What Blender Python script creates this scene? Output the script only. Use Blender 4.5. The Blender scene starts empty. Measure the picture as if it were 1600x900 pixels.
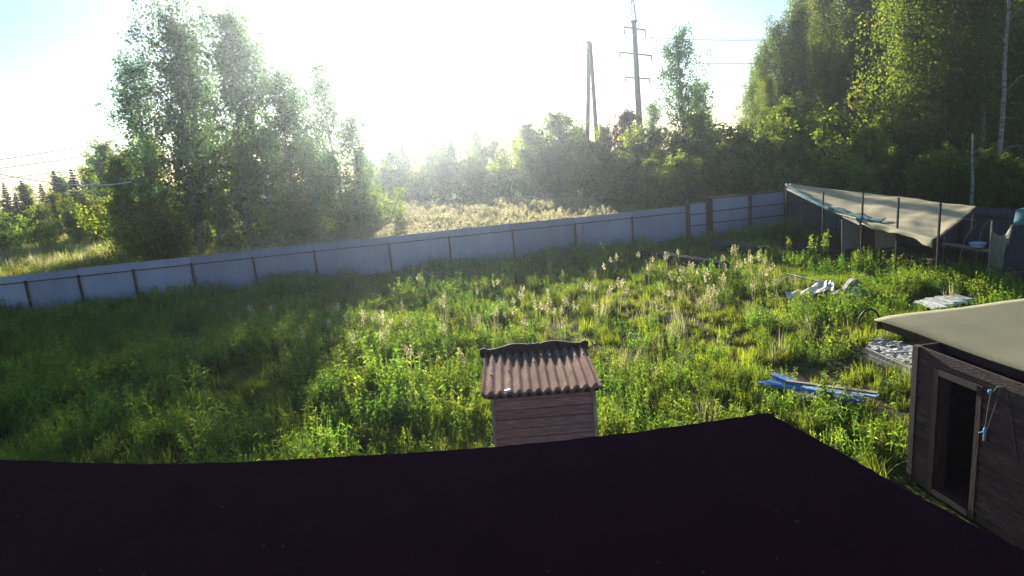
import bpy, math, random
import numpy as np
from mathutils import Vector, Matrix

random.seed(7)
RNG = np.random.default_rng(7)
SC = bpy.context.scene
COL = SC.collection
rad = math.radians

# ------------------------------------------------------------------ camera
H_CAM = 5.8
FPX, PITCH, ROLL = 1000.0, rad(11.86), rad(4.6)
_F = Vector((0, math.cos(PITCH), -math.sin(PITCH)))
_r0, _u0 = Vector((1, 0, 0)), Vector((0, math.sin(PITCH), math.cos(PITCH)))
_R = _r0 * math.cos(ROLL) - _u0 * math.sin(ROLL)
_U = _u0 * math.cos(ROLL) + _r0 * math.sin(ROLL)
CAMPOS = Vector((0, 0, H_CAM))
cam_data = bpy.data.cameras.new('camera')
cam = bpy.data.objects.new('camera', cam_data)
COL.objects.link(cam)
M = Matrix((_R, _U, -_F)).transposed().to_4x4()
M.translation = CAMPOS
cam.matrix_world = M
cam_data.sensor_width = 36.0
cam_data.lens = FPX / 1600.0 * 36.0
cam_data.clip_start = 0.05
cam_data.clip_end = 2000
SC.camera = cam

# ------------------------------------------------------------------ sky, sun, exposure
SUN_EL, SUN_AZ = rad(12.5), rad(-7.5)          # azimuth from +Y towards +X
world = bpy.data.worlds.new('World')
SC.world = world
world.use_nodes = True
wn = world.node_tree.nodes
wl = world.node_tree.links
wn.clear()
sky = wn.new('ShaderNodeTexSky')
sky.sky_type = 'NISHITA'
sky.sun_disc = False
sky.sun_elevation = SUN_EL
sky.sun_rotation = SUN_AZ % (2 * math.pi)
sky.altitude = 150
sky.air_density = 1.0
sky.dust_density = 0.3
sky.ozone_density = 3.2
bg = wn.new('ShaderNodeBackground')
bg.inputs['Strength'].default_value = 0.06
wo = wn.new('ShaderNodeOutputWorld')
wl.new(sky.outputs[0], bg.inputs[0])
wl.new(bg.outputs[0], wo.inputs[0])

sun_data = bpy.data.lights.new('sun', 'SUN')
sun_data.energy = 5.0
sun_data.angle = rad(0.6)
sun_data.color = (1.0, 0.94, 0.82)
sun = bpy.data.objects.new('sun', sun_data)
COL.objects.link(sun)
sdir = Vector((math.sin(SUN_AZ) * math.cos(SUN_EL), math.cos(SUN_AZ) * math.cos(SUN_EL), math.sin(SUN_EL)))
sun.rotation_euler = sdir.to_track_quat('Z', 'Y').to_euler()
sun.location = (-8, 60, 40)

SC.view_settings.view_transform = 'Standard'
SC.view_settings.look = 'None'
SC.view_settings.exposure = 1.6
SC.view_settings.gamma = 1.0
SC.view_settings.use_curve_mapping = False
SC.render.engine = 'CYCLES'
SC.cycles.max_bounces = 8
SC.cycles.diffuse_bounces = 4
SC.cycles.transmission_bounces = 6
SC.cycles.volume_bounces = 0

# ------------------------------------------------------------------ layout helpers (pixel of the photo -> place in the world)
def ray(x, y):
    return _F + _R * ((x - 800) / FPX) + _U * ((450 - y) / FPX)

def P(x, y, z=0.0):
    d = ray(x, y)
    return CAMPOS + d * ((z - H_CAM) / d.z)

def PY(x, y, Y):
    d = ray(x, y)
    return CAMPOS + d * (Y / d.y)

def on_plane(x, y, p0, n):
    d = ray(x, y)
    return CAMPOS + d * ((p0 - CAMPOS).dot(n) / d.dot(n))

def lerp(a, b, t):
    return a + (b - a) * t

# ------------------------------------------------------------------ materials
def hexlin(r, g, b):
    def c(v):
        v /= 255.0
        return v / 12.92 if v <= 0.04045 else ((v + 0.055) / 1.055) ** 2.4
    return (c(r), c(g), c(b), 1.0)

def C4(c):
    return (c[0], c[1], c[2], 1.0)

def surf_mat(name, c1, c2, rough=0.8, scale=4.0, stretch=(1, 1, 1), bump=0.2, metal=0.0, c3=None, detail=6.0, spec=0.3, bscale=None, coords='Object'):
    m = bpy.data.materials.new(name)
    m.use_nodes = True
    n, l = m.node_tree.nodes, m.node_tree.links
    b = n['Principled BSDF']
    tc = n.new('ShaderNodeTexCoord')
    mp = n.new('ShaderNodeMapping')
    mp.inputs['Scale'].default_value = stretch
    l.new(tc.outputs[coords], mp.inputs['Vector'])
    oi = n.new('ShaderNodeObjectInfo')
    off = n.new('ShaderNodeVectorMath'); off.operation = 'ADD'
    sc = n.new('ShaderNodeMath'); sc.operation = 'MULTIPLY'; sc.inputs[1].default_value = 17.0
    l.new(oi.outputs['Random'], sc.inputs[0])
    l.new(mp.outputs[0], off.inputs[0]); l.new(sc.outputs[0], off.inputs[1])
    nz = n.new('ShaderNodeTexNoise')
    nz.inputs['Scale'].default_value = scale
    nz.inputs['Detail'].default_value = detail
    nz.inputs['Roughness'].default_value = 0.65
    l.new(off.outputs[0], nz.inputs['Vector'])
    cr = n.new('ShaderNodeValToRGB')
    cr.color_ramp.elements[0].position = 0.32
    cr.color_ramp.elements[0].color = C4(c1)
    cr.color_ramp.elements[1].position = 0.68
    cr.color_ramp.elements[1].color = C4(c2)
    if c3:
        e = cr.color_ramp.elements.new(0.56); e.color = C4(c3)
    l.new(nz.outputs['Fac'], cr.inputs['Fac'])
    # a little per-piece brightness difference
    hs = n.new('ShaderNodeHueSaturation')
    mr = n.new('ShaderNodeMapRange')
    mr.inputs['To Min'].default_value = 0.82; mr.inputs['To Max'].default_value = 1.15
    l.new(oi.outputs['Random'], mr.inputs['Value'])
    l.new(mr.outputs[0], hs.inputs['Value'])
    l.new(cr.outputs[0], hs.inputs['Color'])
    l.new(hs.outputs[0], b.inputs['Base Color'])
    b.inputs['Roughness'].default_value = rough
    b.inputs['Metallic'].default_value = metal
    b.inputs['Specular IOR Level'].default_value = spec
    if bump > 0:
        n2 = n.new('ShaderNodeTexNoise')
        n2.inputs['Scale'].default_value = bscale or scale * 3
        n2.inputs['Detail'].default_value = 5
        l.new(off.outputs[0], n2.inputs['Vector'])
        bp = n.new('ShaderNodeBump')
        bp.inputs['Strength'].default_value = bump
        bp.inputs['Distance'].default_value = 0.03
        l.new(n2.outputs['Fac'], bp.inputs['Height'])
        l.new(bp.outputs[0], b.inputs['Normal'])
    return m

def leaf_mat(name, c1, c2, c3, trans=0.5, gloss=0.012, hue=0.03, warm=None):
    """thin leaf: diffuse front, light passing through, per leaf and per plant tints"""
    m = bpy.data.materials.new(name)
    m.use_nodes = True
    n, l = m.node_tree.nodes, m.node_tree.links
    n.clear()
    out = n.new('ShaderNodeOutputMaterial')
    at = n.new('ShaderNodeAttribute'); at.attribute_name = 'tint'
    oi = n.new('ShaderNodeObjectInfo')
    cr = n.new('ShaderNodeValToRGB')
    cr.color_ramp.elements[0].position = 0.0; cr.color_ramp.elements[0].color = C4(c1)
    cr.color_ramp.elements[1].position = 1.0; cr.color_ramp.elements[1].color = C4(c3)
    e = cr.color_ramp.elements.new(0.55); e.color = C4(c2)
    if warm:
        e = cr.color_ramp.elements.new(0.95); e.color = C4(c3)
        cr.color_ramp.elements[-1].color = C4(warm)
    l.new(at.outputs['Fac'], cr.inputs['Fac'])
    hs = n.new('ShaderNodeHueSaturation')
    mh = n.new('ShaderNodeMapRange')
    mh.inputs['To Min'].default_value = 0.5 - hue; mh.inputs['To Max'].default_value = 0.5 + hue * 0.6
    mv = n.new('ShaderNodeMapRange')
    mv.inputs['To Min'].default_value = 0.7; mv.inputs['To Max'].default_value = 1.35
    fr = n.new('ShaderNodeMath'); fr.operation = 'FRACT'
    mu = n.new('ShaderNodeMath'); mu.operation = 'MULTIPLY'; mu.inputs[1].default_value = 7.31
    l.new(oi.outputs['Random'], mh.inputs['Value'])
    l.new(oi.outputs['Random'], mu.inputs[0]); l.new(mu.outputs[0], fr.inputs[0]); l.new(fr.outputs[0], mv.inputs['Value'])
    l.new(mh.outputs[0], hs.inputs['Hue']); l.new(mv.outputs[0], hs.inputs['Value'])
    l.new(cr.outputs[0], hs.inputs['Color'])
    d = n.new('ShaderNodeBsdfDiffuse')
    t = n.new('ShaderNodeBsdfTranslucent')
    ht = n.new('ShaderNodeHueSaturation')
    ht.inputs['Saturation'].default_value = 1.15; ht.inputs['Value'].default_value = 2.0
    ht.inputs['Hue'].default_value = 0.49
    l.new(hs.outputs[0], d.inputs['Color']); l.new(hs.outputs[0], ht.inputs['Color']); l.new(ht.outputs[0], t.inputs['Color'])
    mx = n.new('ShaderNodeMixShader'); mx.inputs[0].default_value = trans
    l.new(d.outputs[0], mx.inputs[1]); l.new(t.outputs[0], mx.inputs[2])
    g = n.new('ShaderNodeBsdfGlossy'); g.inputs['Roughness'].default_value = 0.45
    m2 = n.new('ShaderNodeMixShader'); m2.inputs[0].default_value = gloss
    l.new(mx.outputs[0], m2.inputs[1]); l.new(g.outputs[0], m2.inputs[2])
    l.new(m2.outputs[0], out.inputs['Surface'])
    return m

MAT = {}
MAT['rust'] = surf_mat('rusty_steel', (0.075, 0.026, 0.024), (0.13, 0.045, 0.036), 0.75, 9, bump=0.15)
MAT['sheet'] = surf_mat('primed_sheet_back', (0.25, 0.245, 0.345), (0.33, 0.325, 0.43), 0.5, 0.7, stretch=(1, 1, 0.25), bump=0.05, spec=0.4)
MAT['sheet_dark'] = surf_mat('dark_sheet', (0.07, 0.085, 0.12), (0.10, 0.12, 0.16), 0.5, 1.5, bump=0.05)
MAT['plum_roof'] = surf_mat('dark_roofing', (0.028, 0.006, 0.010), (0.038, 0.009, 0.014), 0.8, 3, bump=0.25, spec=0.08, bscale=60)
MAT['slate'] = surf_mat('corrugated_slate', (0.22, 0.13, 0.098), (0.40, 0.26, 0.20), 1.0, 5, stretch=(1, 0.5, 1), spec=0.05, bump=0.5, c3=(0.31, 0.19, 0.145), bscale=70)
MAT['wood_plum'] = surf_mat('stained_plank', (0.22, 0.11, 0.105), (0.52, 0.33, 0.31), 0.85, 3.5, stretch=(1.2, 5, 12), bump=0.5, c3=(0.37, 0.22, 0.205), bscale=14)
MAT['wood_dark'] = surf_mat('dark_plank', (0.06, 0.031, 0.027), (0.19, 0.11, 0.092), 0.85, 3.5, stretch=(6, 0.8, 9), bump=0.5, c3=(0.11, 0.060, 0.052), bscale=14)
MAT['wood_trim'] = surf_mat('dark_trim', (0.045, 0.019, 0.020), (0.10, 0.048, 0.045), 0.8, 4, stretch=(8, 8, 0.7), bump=0.4)
MAT['wood_grey'] = surf_mat('grey_board', (0.22, 0.19, 0.16), (0.48, 0.43, 0.37), 0.9, 4, stretch=(1, 1, 1), bump=0.4, c3=(0.35, 0.31, 0.26))
MAT['wood_pole'] = surf_mat('weathered_pole', (0.08, 0.065, 0.055), (0.16, 0.13, 0.11), 0.9, 5, stretch=(6, 6, 0.6), bump=0.3)
MAT['concrete'] = surf_mat('pylon_concrete', (0.11, 0.095, 0.09), (0.19, 0.16, 0.15), 0.85, 2, bump=0.1)
MAT['steel'] = surf_mat('grey_steel', (0.10, 0.10, 0.11), (0.18, 0.18, 0.19), 0.5, 6, bump=0.05, metal=0.3)
MAT['wire'] = surf_mat('wire', (0.09, 0.09, 0.10), (0.13, 0.13, 0.14), 0.5, 6, bump=0, metal=0.4)
MAT['wire_sunlit'] = surf_mat('sunlit_wire', (0.75, 0.75, 0.75), (0.85, 0.85, 0.85), 0.3, 6, bump=0, metal=0.2)  # near white: the gleam of a sunlit wire is put into the colour
MAT['khaki'] = surf_mat('khaki_felt', (0.215, 0.20, 0.12), (0.27, 0.25, 0.15), 0.9, 1.6, bump=0.18, spec=0.15, bscale=40)
MAT['tarp'] = surf_mat('sand_tarpaulin', (0.40, 0.325, 0.18), (0.53, 0.44, 0.255), 0.8, 1.4, bump=0.25, c3=(0.46, 0.38, 0.215), bscale=3)
MAT['teal'] = surf_mat('teal_tarpaulin', (0.06, 0.14, 0.15), (0.12, 0.23, 0.23), 0.95, 2.5, bump=0.2, bscale=5, spec=0.05)
MAT['osb'] = surf_mat('chipboard', (0.24, 0.18, 0.13), (0.42, 0.34, 0.26), 0.9, 18, bump=0.2)
MAT['panel_grey'] = surf_mat('grey_panel', (0.22, 0.21, 0.19), (0.34, 0.32, 0.28), 0.7, 3, bump=0.1)
MAT['pipe'] = surf_mat('black_drain_pipe', (0.010, 0.009, 0.011), (0.018, 0.016, 0.019), 0.45, 6, bump=0.05)
MAT['blue'] = surf_mat('blue_paint', (0.10, 0.22, 0.58), (0.38, 0.54, 0.82), 0.5, 3.5, bump=0.2, c3=(0.12, 0.27, 0.68))
MAT['blue_pale'] = surf_mat('pale_blue_film', (0.30, 0.50, 0.80), (0.66, 0.78, 0.92), 0.35, 6, bump=0.5, c3=(0.42, 0.60, 0.86), bscale=12)
MAT['white_film'] = surf_mat('white_film', (0.56, 0.54, 0.48), (0.80, 0.78, 0.72), 0.5, 3, bump=0.4, bscale=8)
MAT['grey_film'] = surf_mat('grey_film', (0.23, 0.31, 0.34), (0.36, 0.45, 0.47), 0.5, 3, bump=0.4, bscale=6)
MAT['leafy_sheet'] = surf_mat('strewn_board', (0.13, 0.11, 0.085), (0.62, 0.58, 0.50), 0.9, 9, stretch=(1, 1, 1), bump=0.6, c3=(0.50, 0.46, 0.39), detail=8, bscale=22)
MAT['net'] = surf_mat('dark_net', (0.02, 0.02, 0.028), (0.05, 0.05, 0.06), 0.9, 20, bump=0.1)
MAT['net_pale'] = surf_mat('sacking', (0.16, 0.15, 0.11), (0.28, 0.26, 0.20), 0.9, 9, bump=0.3)
MAT['dark_hole'] = surf_mat('dark_interior', (0.02, 0.014, 0.018), (0.035, 0.026, 0.032), 0.95, 4, bump=0.2)
MAT['rubber'] = surf_mat('black_hose', (0.012, 0.012, 0.014), (0.022, 0.022, 0.025), 0.5, 6, bump=0)
MAT['white'] = surf_mat('white_plastic', (0.75, 0.75, 0.73), (0.82, 0.82, 0.80), 0.5, 6, bump=0)
MAT['cyan'] = surf_mat('blue_plug', (0.12, 0.42, 0.68), (0.2, 0.52, 0.75), 0.4, 6, bump=0)
MAT['insulator'] = surf_mat('insulator', (0.10, 0.11, 0.11), (0.16, 0.17, 0.17), 0.3, 6, bump=0)
MAT['bark_birch'] = surf_mat('birch_bark', (0.045, 0.04, 0.036), (0.42, 0.40, 0.36), 0.85, 2.2, stretch=(2, 2, 5), bump=0.2, c3=(0.32, 0.30, 0.27))
MAT['bark'] = surf_mat('bark', (0.06, 0.045, 0.035), (0.14, 0.11, 0.085), 0.9, 5, stretch=(4, 4, 0.8), bump=0.3)
MAT['leaf_birch'] = leaf_mat('birch_leaf', (0.045, 0.095, 0.045), (0.085, 0.155, 0.065), (0.13, 0.20, 0.08), 0.6, warm=(0.22, 0.22, 0.07))
MAT['leaf_wood'] = leaf_mat('wood_leaf', (0.040, 0.066, 0.016), (0.088, 0.122, 0.026), (0.155, 0.178, 0.038), 0.58, warm=(0.22, 0.16, 0.04))
MAT['leaf_willow'] = leaf_mat('willow_leaf', (0.060, 0.10, 0.024), (0.125, 0.175, 0.036), (0.21, 0.245, 0.055), 0.62, warm=(0.20, 0.15, 0.04))
MAT['leaf_red'] = leaf_mat('reddened_leaf', (0.05, 0.06, 0.02), (0.10, 0.065, 0.03), (0.16, 0.07, 0.045), 0.4)
MAT['needle'] = leaf_mat('spruce_needle', (0.022, 0.05, 0.022), (0.04, 0.08, 0.03), (0.065, 0.11, 0.04), 0.3)
MAT['grass'] = leaf_mat('grass_blade', (0.075, 0.115, 0.024), (0.165, 0.215, 0.038), (0.28, 0.30, 0.065), 0.6, warm=(0.32, 0.27, 0.12), hue=0.025)
MAT['weed'] = leaf_mat('weed_leaf', (0.055, 0.115, 0.026), (0.125, 0.205, 0.040), (0.23, 0.28, 0.06), 0.6, hue=0.035)
MAT['straw'] = leaf_mat('straw', (0.13, 0.135, 0.06), (0.23, 0.225, 0.11), (0.38, 0.36, 0.21), 0.5, hue=0.015)
MAT['seed'] = leaf_mat('seed_fluff', (0.23, 0.22, 0.12), (0.32, 0.30, 0.17), (0.40, 0.38, 0.24), 0.5, hue=0.01)
MAT['golden'] = leaf_mat('golden_weed', (0.10, 0.10, 0.02), (0.20, 0.17, 0.03), (0.32, 0.25, 0.06), 0.5, hue=0.02)

def ground_mat():
    m = bpy.data.materials.new('ground_soil')
    m.use_nodes = True
    n, l = m.node_tree.nodes, m.node_tree.links
    b = n['Principled BSDF']
    tc = n.new('ShaderNodeTexCoord')
    a = n.new('ShaderNodeTexNoise'); a.inputs['Scale'].default_value = 0.35; a.inputs['Detail'].default_value = 8
    c = n.new('ShaderNodeTexNoise'); c.inputs['Scale'].default_value = 6.0; c.inputs['Detail'].default_value = 8
    l.new(tc.outputs['Object'], a.inputs['Vector']); l.new(tc.outputs['Object'], c.inputs['Vector'])
    r1 = n.new('ShaderNodeValToRGB')
    r1.color_ramp.elements[0].position = 0.38; r1.color_ramp.elements[0].color = (0.040, 0.060, 0.016, 1)
    r1.color_ramp.elements[1].position = 0.66; r1.color_ramp.elements[1].color = (0.12, 0.085, 0.045, 1)
    r2 = n.new('ShaderNodeValToRGB')
    r2.color_ramp.elements[0].position = 0.3; r2.color_ramp.elements[0].color = (0.45, 0.42, 0.38, 1)
    r2.color_ramp.elements[1].position = 0.72; r2.color_ramp.elements[1].color = (1.3, 1.25, 1.1, 1)
    l.new(a.outputs['Fac'], r1.inputs['Fac']); l.new(c.outputs['Fac'], r2.inputs['Fac'])
    mx = n.new('ShaderNodeMix'); mx.data_type = 'RGBA'; mx.blend_type = 'MULTIPLY'; mx.inputs['Factor'].default_value = 1
    l.new(r1.outputs[0], mx.inputs['A']); l.new(r2.outputs[0], mx.inputs['B'])
    l.new(mx.outputs['Result'], b.inputs['Base Color'])
    b.inputs['Roughness'].default_value = 1.0
    b.inputs['Specular IOR Level'].default_value = 0.1
    bp = n.new('ShaderNodeBump'); bp.inputs['Strength'].default_value = 0.8; bp.inputs['Distance'].default_value = 0.1
    l.new(c.outputs['Fac'], bp.inputs['Height']); l.new(bp.outputs[0], b.inputs['Normal'])
    return m
MAT['ground'] = ground_mat()

# ------------------------------------------------------------------ mesh helpers
ORIGIN = {}
class MB:
    def __init__(self):
        self.v, self.f = [], []
    def add(self, vs, fs):
        o = len(self.v)
        self.v += [Vector(p) for p in vs]
        self.f += [tuple(i + o for i in f) for f in fs]
        return self
    def box(self, c, s, rot=None):
        c = Vector(c); hx, hy, hz = s[0] / 2, s[1] / 2, s[2] / 2
        vs = [Vector((x, y, z)) for z in (-hz, hz) for x, y in ((-hx, -hy), (hx, -hy), (hx, hy), (-hx, hy))]
        if rot is not None:
            vs = [rot @ v for v in vs]
        return self.add([v + c for v in vs], [(3, 2, 1, 0), (4, 5, 6, 7), (0, 1, 5, 4), (1, 2, 6, 5), (2, 3, 7, 6), (3, 0, 4, 7)])
    def beam(self, p, q, w, h, up=Vector((0, 0, 1)), jit=0.0):
        """bar from p to q, w wide sideways, h along the up side"""
        p, q = Vector(p), Vector(q)
        d = (q - p).normalized()
        s = d.cross(up)
        if s.length < 1e-4:
            s = Vector((1, 0, 0))
        s.normalize(); u = s.cross(d).normalized()
        vs = []
        for e in (p, q):
            for a, b in ((-1, -1), (1, -1), (1, 1), (-1, 1)):
                j = Vector([random.uniform(-jit, jit) for _ in range(3)])
                vs.append(e + s * (a * w / 2) + u * (b * h / 2) + j)
        return self.add(vs, [(0, 1, 2, 3), (7, 6, 5, 4), (0, 4, 5, 1), (1, 5, 6, 2), (2, 6, 7, 3), (3, 7, 4, 0)])
    def tube(self, pts, radii, n=8, cap=True):
        pts = [Vector(p) for p in pts]
        if not hasattr(radii, '__len__'):
            radii = [radii] * len(pts)
        o = len(self.v); ref = Vector((0, 0, 1))
        d0 = (pts[1] - pts[0]).normalized()
        if abs(d0.dot(ref)) > 0.9:
            ref = Vector((1, 0, 0))
        for i, p in enumerate(pts):
            d = (pts[min(i + 1, len(pts) - 1)] - pts[max(i - 1, 0)]).normalized()
            s = d.cross(ref)
            if s.length < 1e-5:
                s = d.orthogonal()
            s.normalize(); u = s.cross(d)
            for k in range(n):
                a = 2 * math.pi * k / n
                self.v.append(p + (s * math.cos(a) + u * math.sin(a)) * radii[i])
        for i in range(len(pts) - 1):
            for k in range(n):
                self.f.append((o + i * n + k, o + i * n + (k + 1) % n, o + (i + 1) * n + (k + 1) % n, o + (i + 1) * n + k))
        if cap:
            self.f.append(tuple(o + k for k in range(n))[::-1])
            self.f.append(tuple(o + (len(pts) - 1) * n + k for k in range(n)))
        return self
    def grid(self, rows, thick=0.0):
        """rows of points -> sheet, with a back side when thick"""
        R_, C_ = len(rows), len(rows[0])
        rows = [[Vector(p) for p in r] for r in rows]
        o = len(self.v)
        for r in rows:
            self.v += r
        q = [(i * C_ + j, i * C_ + j + 1, (i + 1) * C_ + j + 1, (i + 1) * C_ + j) for i in range(R_ - 1) for j in range(C_ - 1)]
        self.f += [tuple(o + k for k in f) for f in q]
        if thick:
            o2 = len(self.v)
            for i in range(R_):
                for j in range(C_):
                    a = rows[min(i + 1, R_ - 1)][j] - rows[max(i - 1, 0)][j]
                    b = rows[i][min(j + 1, C_ - 1)] - rows[i][max(j - 1, 0)]
                    nn = b.cross(a)
                    nn = nn.normalized() if nn.length > 1e-9 else Vector((0, 0, 1))
                    self.v.append(rows[i][j] - nn * thick)
            self.f += [tuple(o2 + k for k in f[::-1]) for f in q]
            edge = [(0, j) for j in range(C_)] + [(i, C_ - 1) for i in range(1, R_)] + [(R_ - 1, j) for j in range(C_ - 2, -1, -1)] + [(i, 0) for i in range(R_ - 2, 0, -1)]
            ids = [i * C_ + j for i, j in edge]
            for k in range(len(ids)):
                a, b = ids[k], ids[(k + 1) % len(ids)]
                self.f.append((o + b, o + a, o2 + a, o2 + b))
        return self
    def prism(self, poly, ext):
        """closed outline pushed along ext"""
        k = len(poly); ext = Vector(ext)
        vs = [Vector(p) for p in poly] + [Vector(p) + ext for p in poly]
        fs = [tuple(range(k))[::-1], tuple(range(k, 2 * k))] + [(i, (i + 1) % k, k + (i + 1) % k, k + i) for i in range(k)]
        return self.add(vs, fs)
    def mesh(self, name, mat, smooth=False, org=Vector((0, 0, 0))):
        me = bpy.data.meshes.new(name)
        me.from_pydata([tuple(p - org) for p in self.v], [], self.f)
        me.materials.append(mat)
        if smooth:
            me.polygons.foreach_set('use_smooth', [True] * len(me.polygons))
        me.update()
        return me
    def build(self, name, mat, parent=None, smooth=False, loc=None):
        org = Vector((0, 0, 0))
        if parent is not None:
            org = ORIGIN.get(parent.name, org)
        elif loc is not None:
            org = Vector(loc)
        o = bpy.data.objects.new(name, self.mesh(name, mat, smooth, org))
        COL.objects.link(o)
        if parent is not None:
            o.parent = parent
        else:
            o.location = org
        ORIGIN[o.name] = org
        return o

def tag(o, label=None, cat=None, group=None, kind=None):
    if label: o['label'] = label
    if cat: o['category'] = cat
    if group: o['group'] = group
    if kind: o['kind'] = kind
    return o

def thing(name, loc, label, cat, group=None):
    o = bpy.data.objects.new(name, None)
    o.empty_display_size = 0.3
    COL.objects.link(o)
    o.location = loc
    ORIGIN[o.name] = Vector(loc)
    return tag(o, label, cat, group)

# ------------------------------------------------------------------ the ground
def ground_height(x, y):
    return 0.10 * math.sin(x * 0.31 + 1.3) * math.sin(y * 0.27) + 0.05 * math.sin(x * 0.9 + y * 0.7)
def build_ground():
    xs = [-230, -150, -100, -70] + [-50 + i * 1.0 for i in range(101)] + [70, 100, 150, 230]
    ys = [-60, -30, -15] + [-6 + i * 1.0 for i in range(90)] + [100, 130, 170, 220, 260]
    rows = [[(x, y, ground_height(x, y) * (1.0 if 11 < y < 90 else 0.15) - 0.04) for x in xs] for y in ys]
    b = MB(); b.grid(rows)
    o = b.build('ground', MAT['ground'], smooth=True)
    tag(o, 'weedy brown and green earth of the yard and the meadow', 'ground', kind='structure')
build_ground()

# ------------------------------------------------------------------ fence and gates
FA, FB = Vector((-23.3, 29.5, 0)), Vector((10.3, 36.6, 0))
FD = (FB - FA).normalized()
FN = Vector((FD.y, -FD.x, 0))            # towards the yard
def fence_at(px, z=1.0):
    # where the sight line of a pixel column crosses the fence line
    best = None
    for k in range(60):
        y = 430 - k * 3
        pass
    lo, hi = -20.0, 60.0
    for _ in range(50):
        mid = (lo + hi) / 2
        q = FA + FD * mid + Vector((0, 0, z)) - CAMPOS
        x = 800 + FPX * q.dot(_R) / q.dot(_F)
        if x < px: lo = mid
        else: hi = mid
    return lo
def corrugated(p, q, z0, z1, pitch=0.2, amp=0.008):
    """sheet standing from p to q"""
    d = (q - p); L = d.length; d.normalize()
    nrm = Vector((d.y, -d.x, 0))
    prof = []
    k = max(2, int(L / pitch))
    for i in range(k):
        for t, a in ((0.0, 0), (0.35, 0), (0.5, 1), (0.85, 1)):
            prof.append(((i + t) / k * L, a * amp))
    prof.append((L, 0))
    rows = [[p + d * s + nrm * a + Vector((0, 0, z)) for s, a in prof] for z in (z0, z1)]
    b = MB(); b.grid(rows, 0.003)
    return b

fence = thing('metal_fence', FA, 'long grey-blue sheet metal fence with rusty posts and rails', 'fence')
post_px = [-130, -40, 46, 128, 213, 303, 399, 494, 610, 703, 802, 899, 988]
post_s = [fence_at(x) for x in post_px] + [(FB - FA).length - 0.05]
for s in post_s[:-1]:
    q = FA + FD * s + FN * 0.075
    MB().beam(q + Vector((0, 0, -0.1)), q + Vector((0, 0, 1.80)), 0.085, 0.085, up=FN).build('post', MAT['rust'], fence)
for a, b_ in zip(post_s[:-1], post_s[1:]):
    p, q = FA + FD * a, FA + FD * b_
    dz = random.uniform(-0.03, 0.03)
    corrugated(p - FD * 0.01 * 0, q, 0.06 + dz, 2.09 + dz).build('sheet_panel', MAT['sheet'], fence)
    for z in (0.18, 1.72):
        MB().beam(p + FD * 0.05 + FN * 0.045 + Vector((0, 0, z)), q - FD * 0.05 + FN * 0.045 + Vector((0, 0, z)), 0.04, 0.045).build('rail', MAT['rust'], fence)

GA = FB
def gate_leaf(name, s0, s1, zt, label, nrail, group=None, handle=None):
    p, q = GA + FD * s0, GA + FD * s1
    t = thing(name, p, label, 'gate', group)
    n = FN
    for s in (p, q):
        e = s + (FD if s is p else -FD) * 0.04 + n * 0.05
        MB().beam(e + Vector((0, 0, 0.12)), e + Vector((0, 0, zt)), 0.075, 0.06, up=n).build('frame_upright', MAT['rust'], t)
    for z in nrail:
        MB().beam(p + FD * 0.08 + n * 0.05 + Vector((0, 0, z)), q - FD * 0.08 + n * 0.05 + Vector((0, 0, z)), 0.05, 0.05).build('frame_rail', MAT['rust'], t)
    corrugated(p, q, 0.14, zt - 0.04).build('sheet_panel', MAT['sheet'], t)
    if handle:
        c = GA + FD * handle + n * 0.11 + Vector((0, 0, 1.1))
        MB().box(c, (0.03, 0.05, 0.18)).build('handle', MAT['steel'], t)
    return t
gs = lambda px: fence_at(px) - (FB - FA).length
w0, w1, g1, g2 = 0.12, gs(1108), gs(1171), gs(1228)
gate_leaf('wicket_gate', w0, w1 - 0.12, 2.2, 'narrow sheet metal wicket gate beside the wide double gate', (0.2, 0.9, 1.55, 2.17), handle=w1 - 0.25)
gate_leaf('gate_leaf', w1 + 0.12, g1, 2.38, 'left leaf of the sheet metal double gate, next to the wicket', (0.2, 0.95, 1.62, 2.35), 'double gate leaves')
gate_leaf('gate_leaf', g1 + 0.03, g2 - 0.1, 2.38, 'right leaf of the sheet metal double gate, by the tarpaulin shelter', (0.2, 0.95, 1.62, 2.35), 'double gate leaves')
for s, z, lab in ((0.03, 2.24, 'rusty gate post between the fence and the wicket'), (w1, 2.46, 'thick rusty gate post between wicket and double gate'), (g2, 2.5, 'rusty gate post at the corner under the shelter tip')):
    q = GA + FD * s + FN * 0.07
    b = MB().beam(q + Vector((0, 0, -0.1)), q + Vector((0, 0, z)), 0.13, 0.13, up=FN)
    tag(b.build('gate_post', MAT['rust'], loc=q), lab, 'post', 'gate posts')
# lintel bar over the double gate
p, q = GA + FD * (w1 + 0.08) + FN * 0.07, GA + FD * (g2 - 0.08) + FN * 0.07
tag(MB().beam(p + Vector((0, 0, 2.43)), q + Vector((0, 0, 2.43)), 0.07, 0.06).build('lintel_bar', MAT['rust'], loc=p + Vector((0, 0, 2.4))), 'rusty steel bar across the top of the double gate', 'bar')

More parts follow.
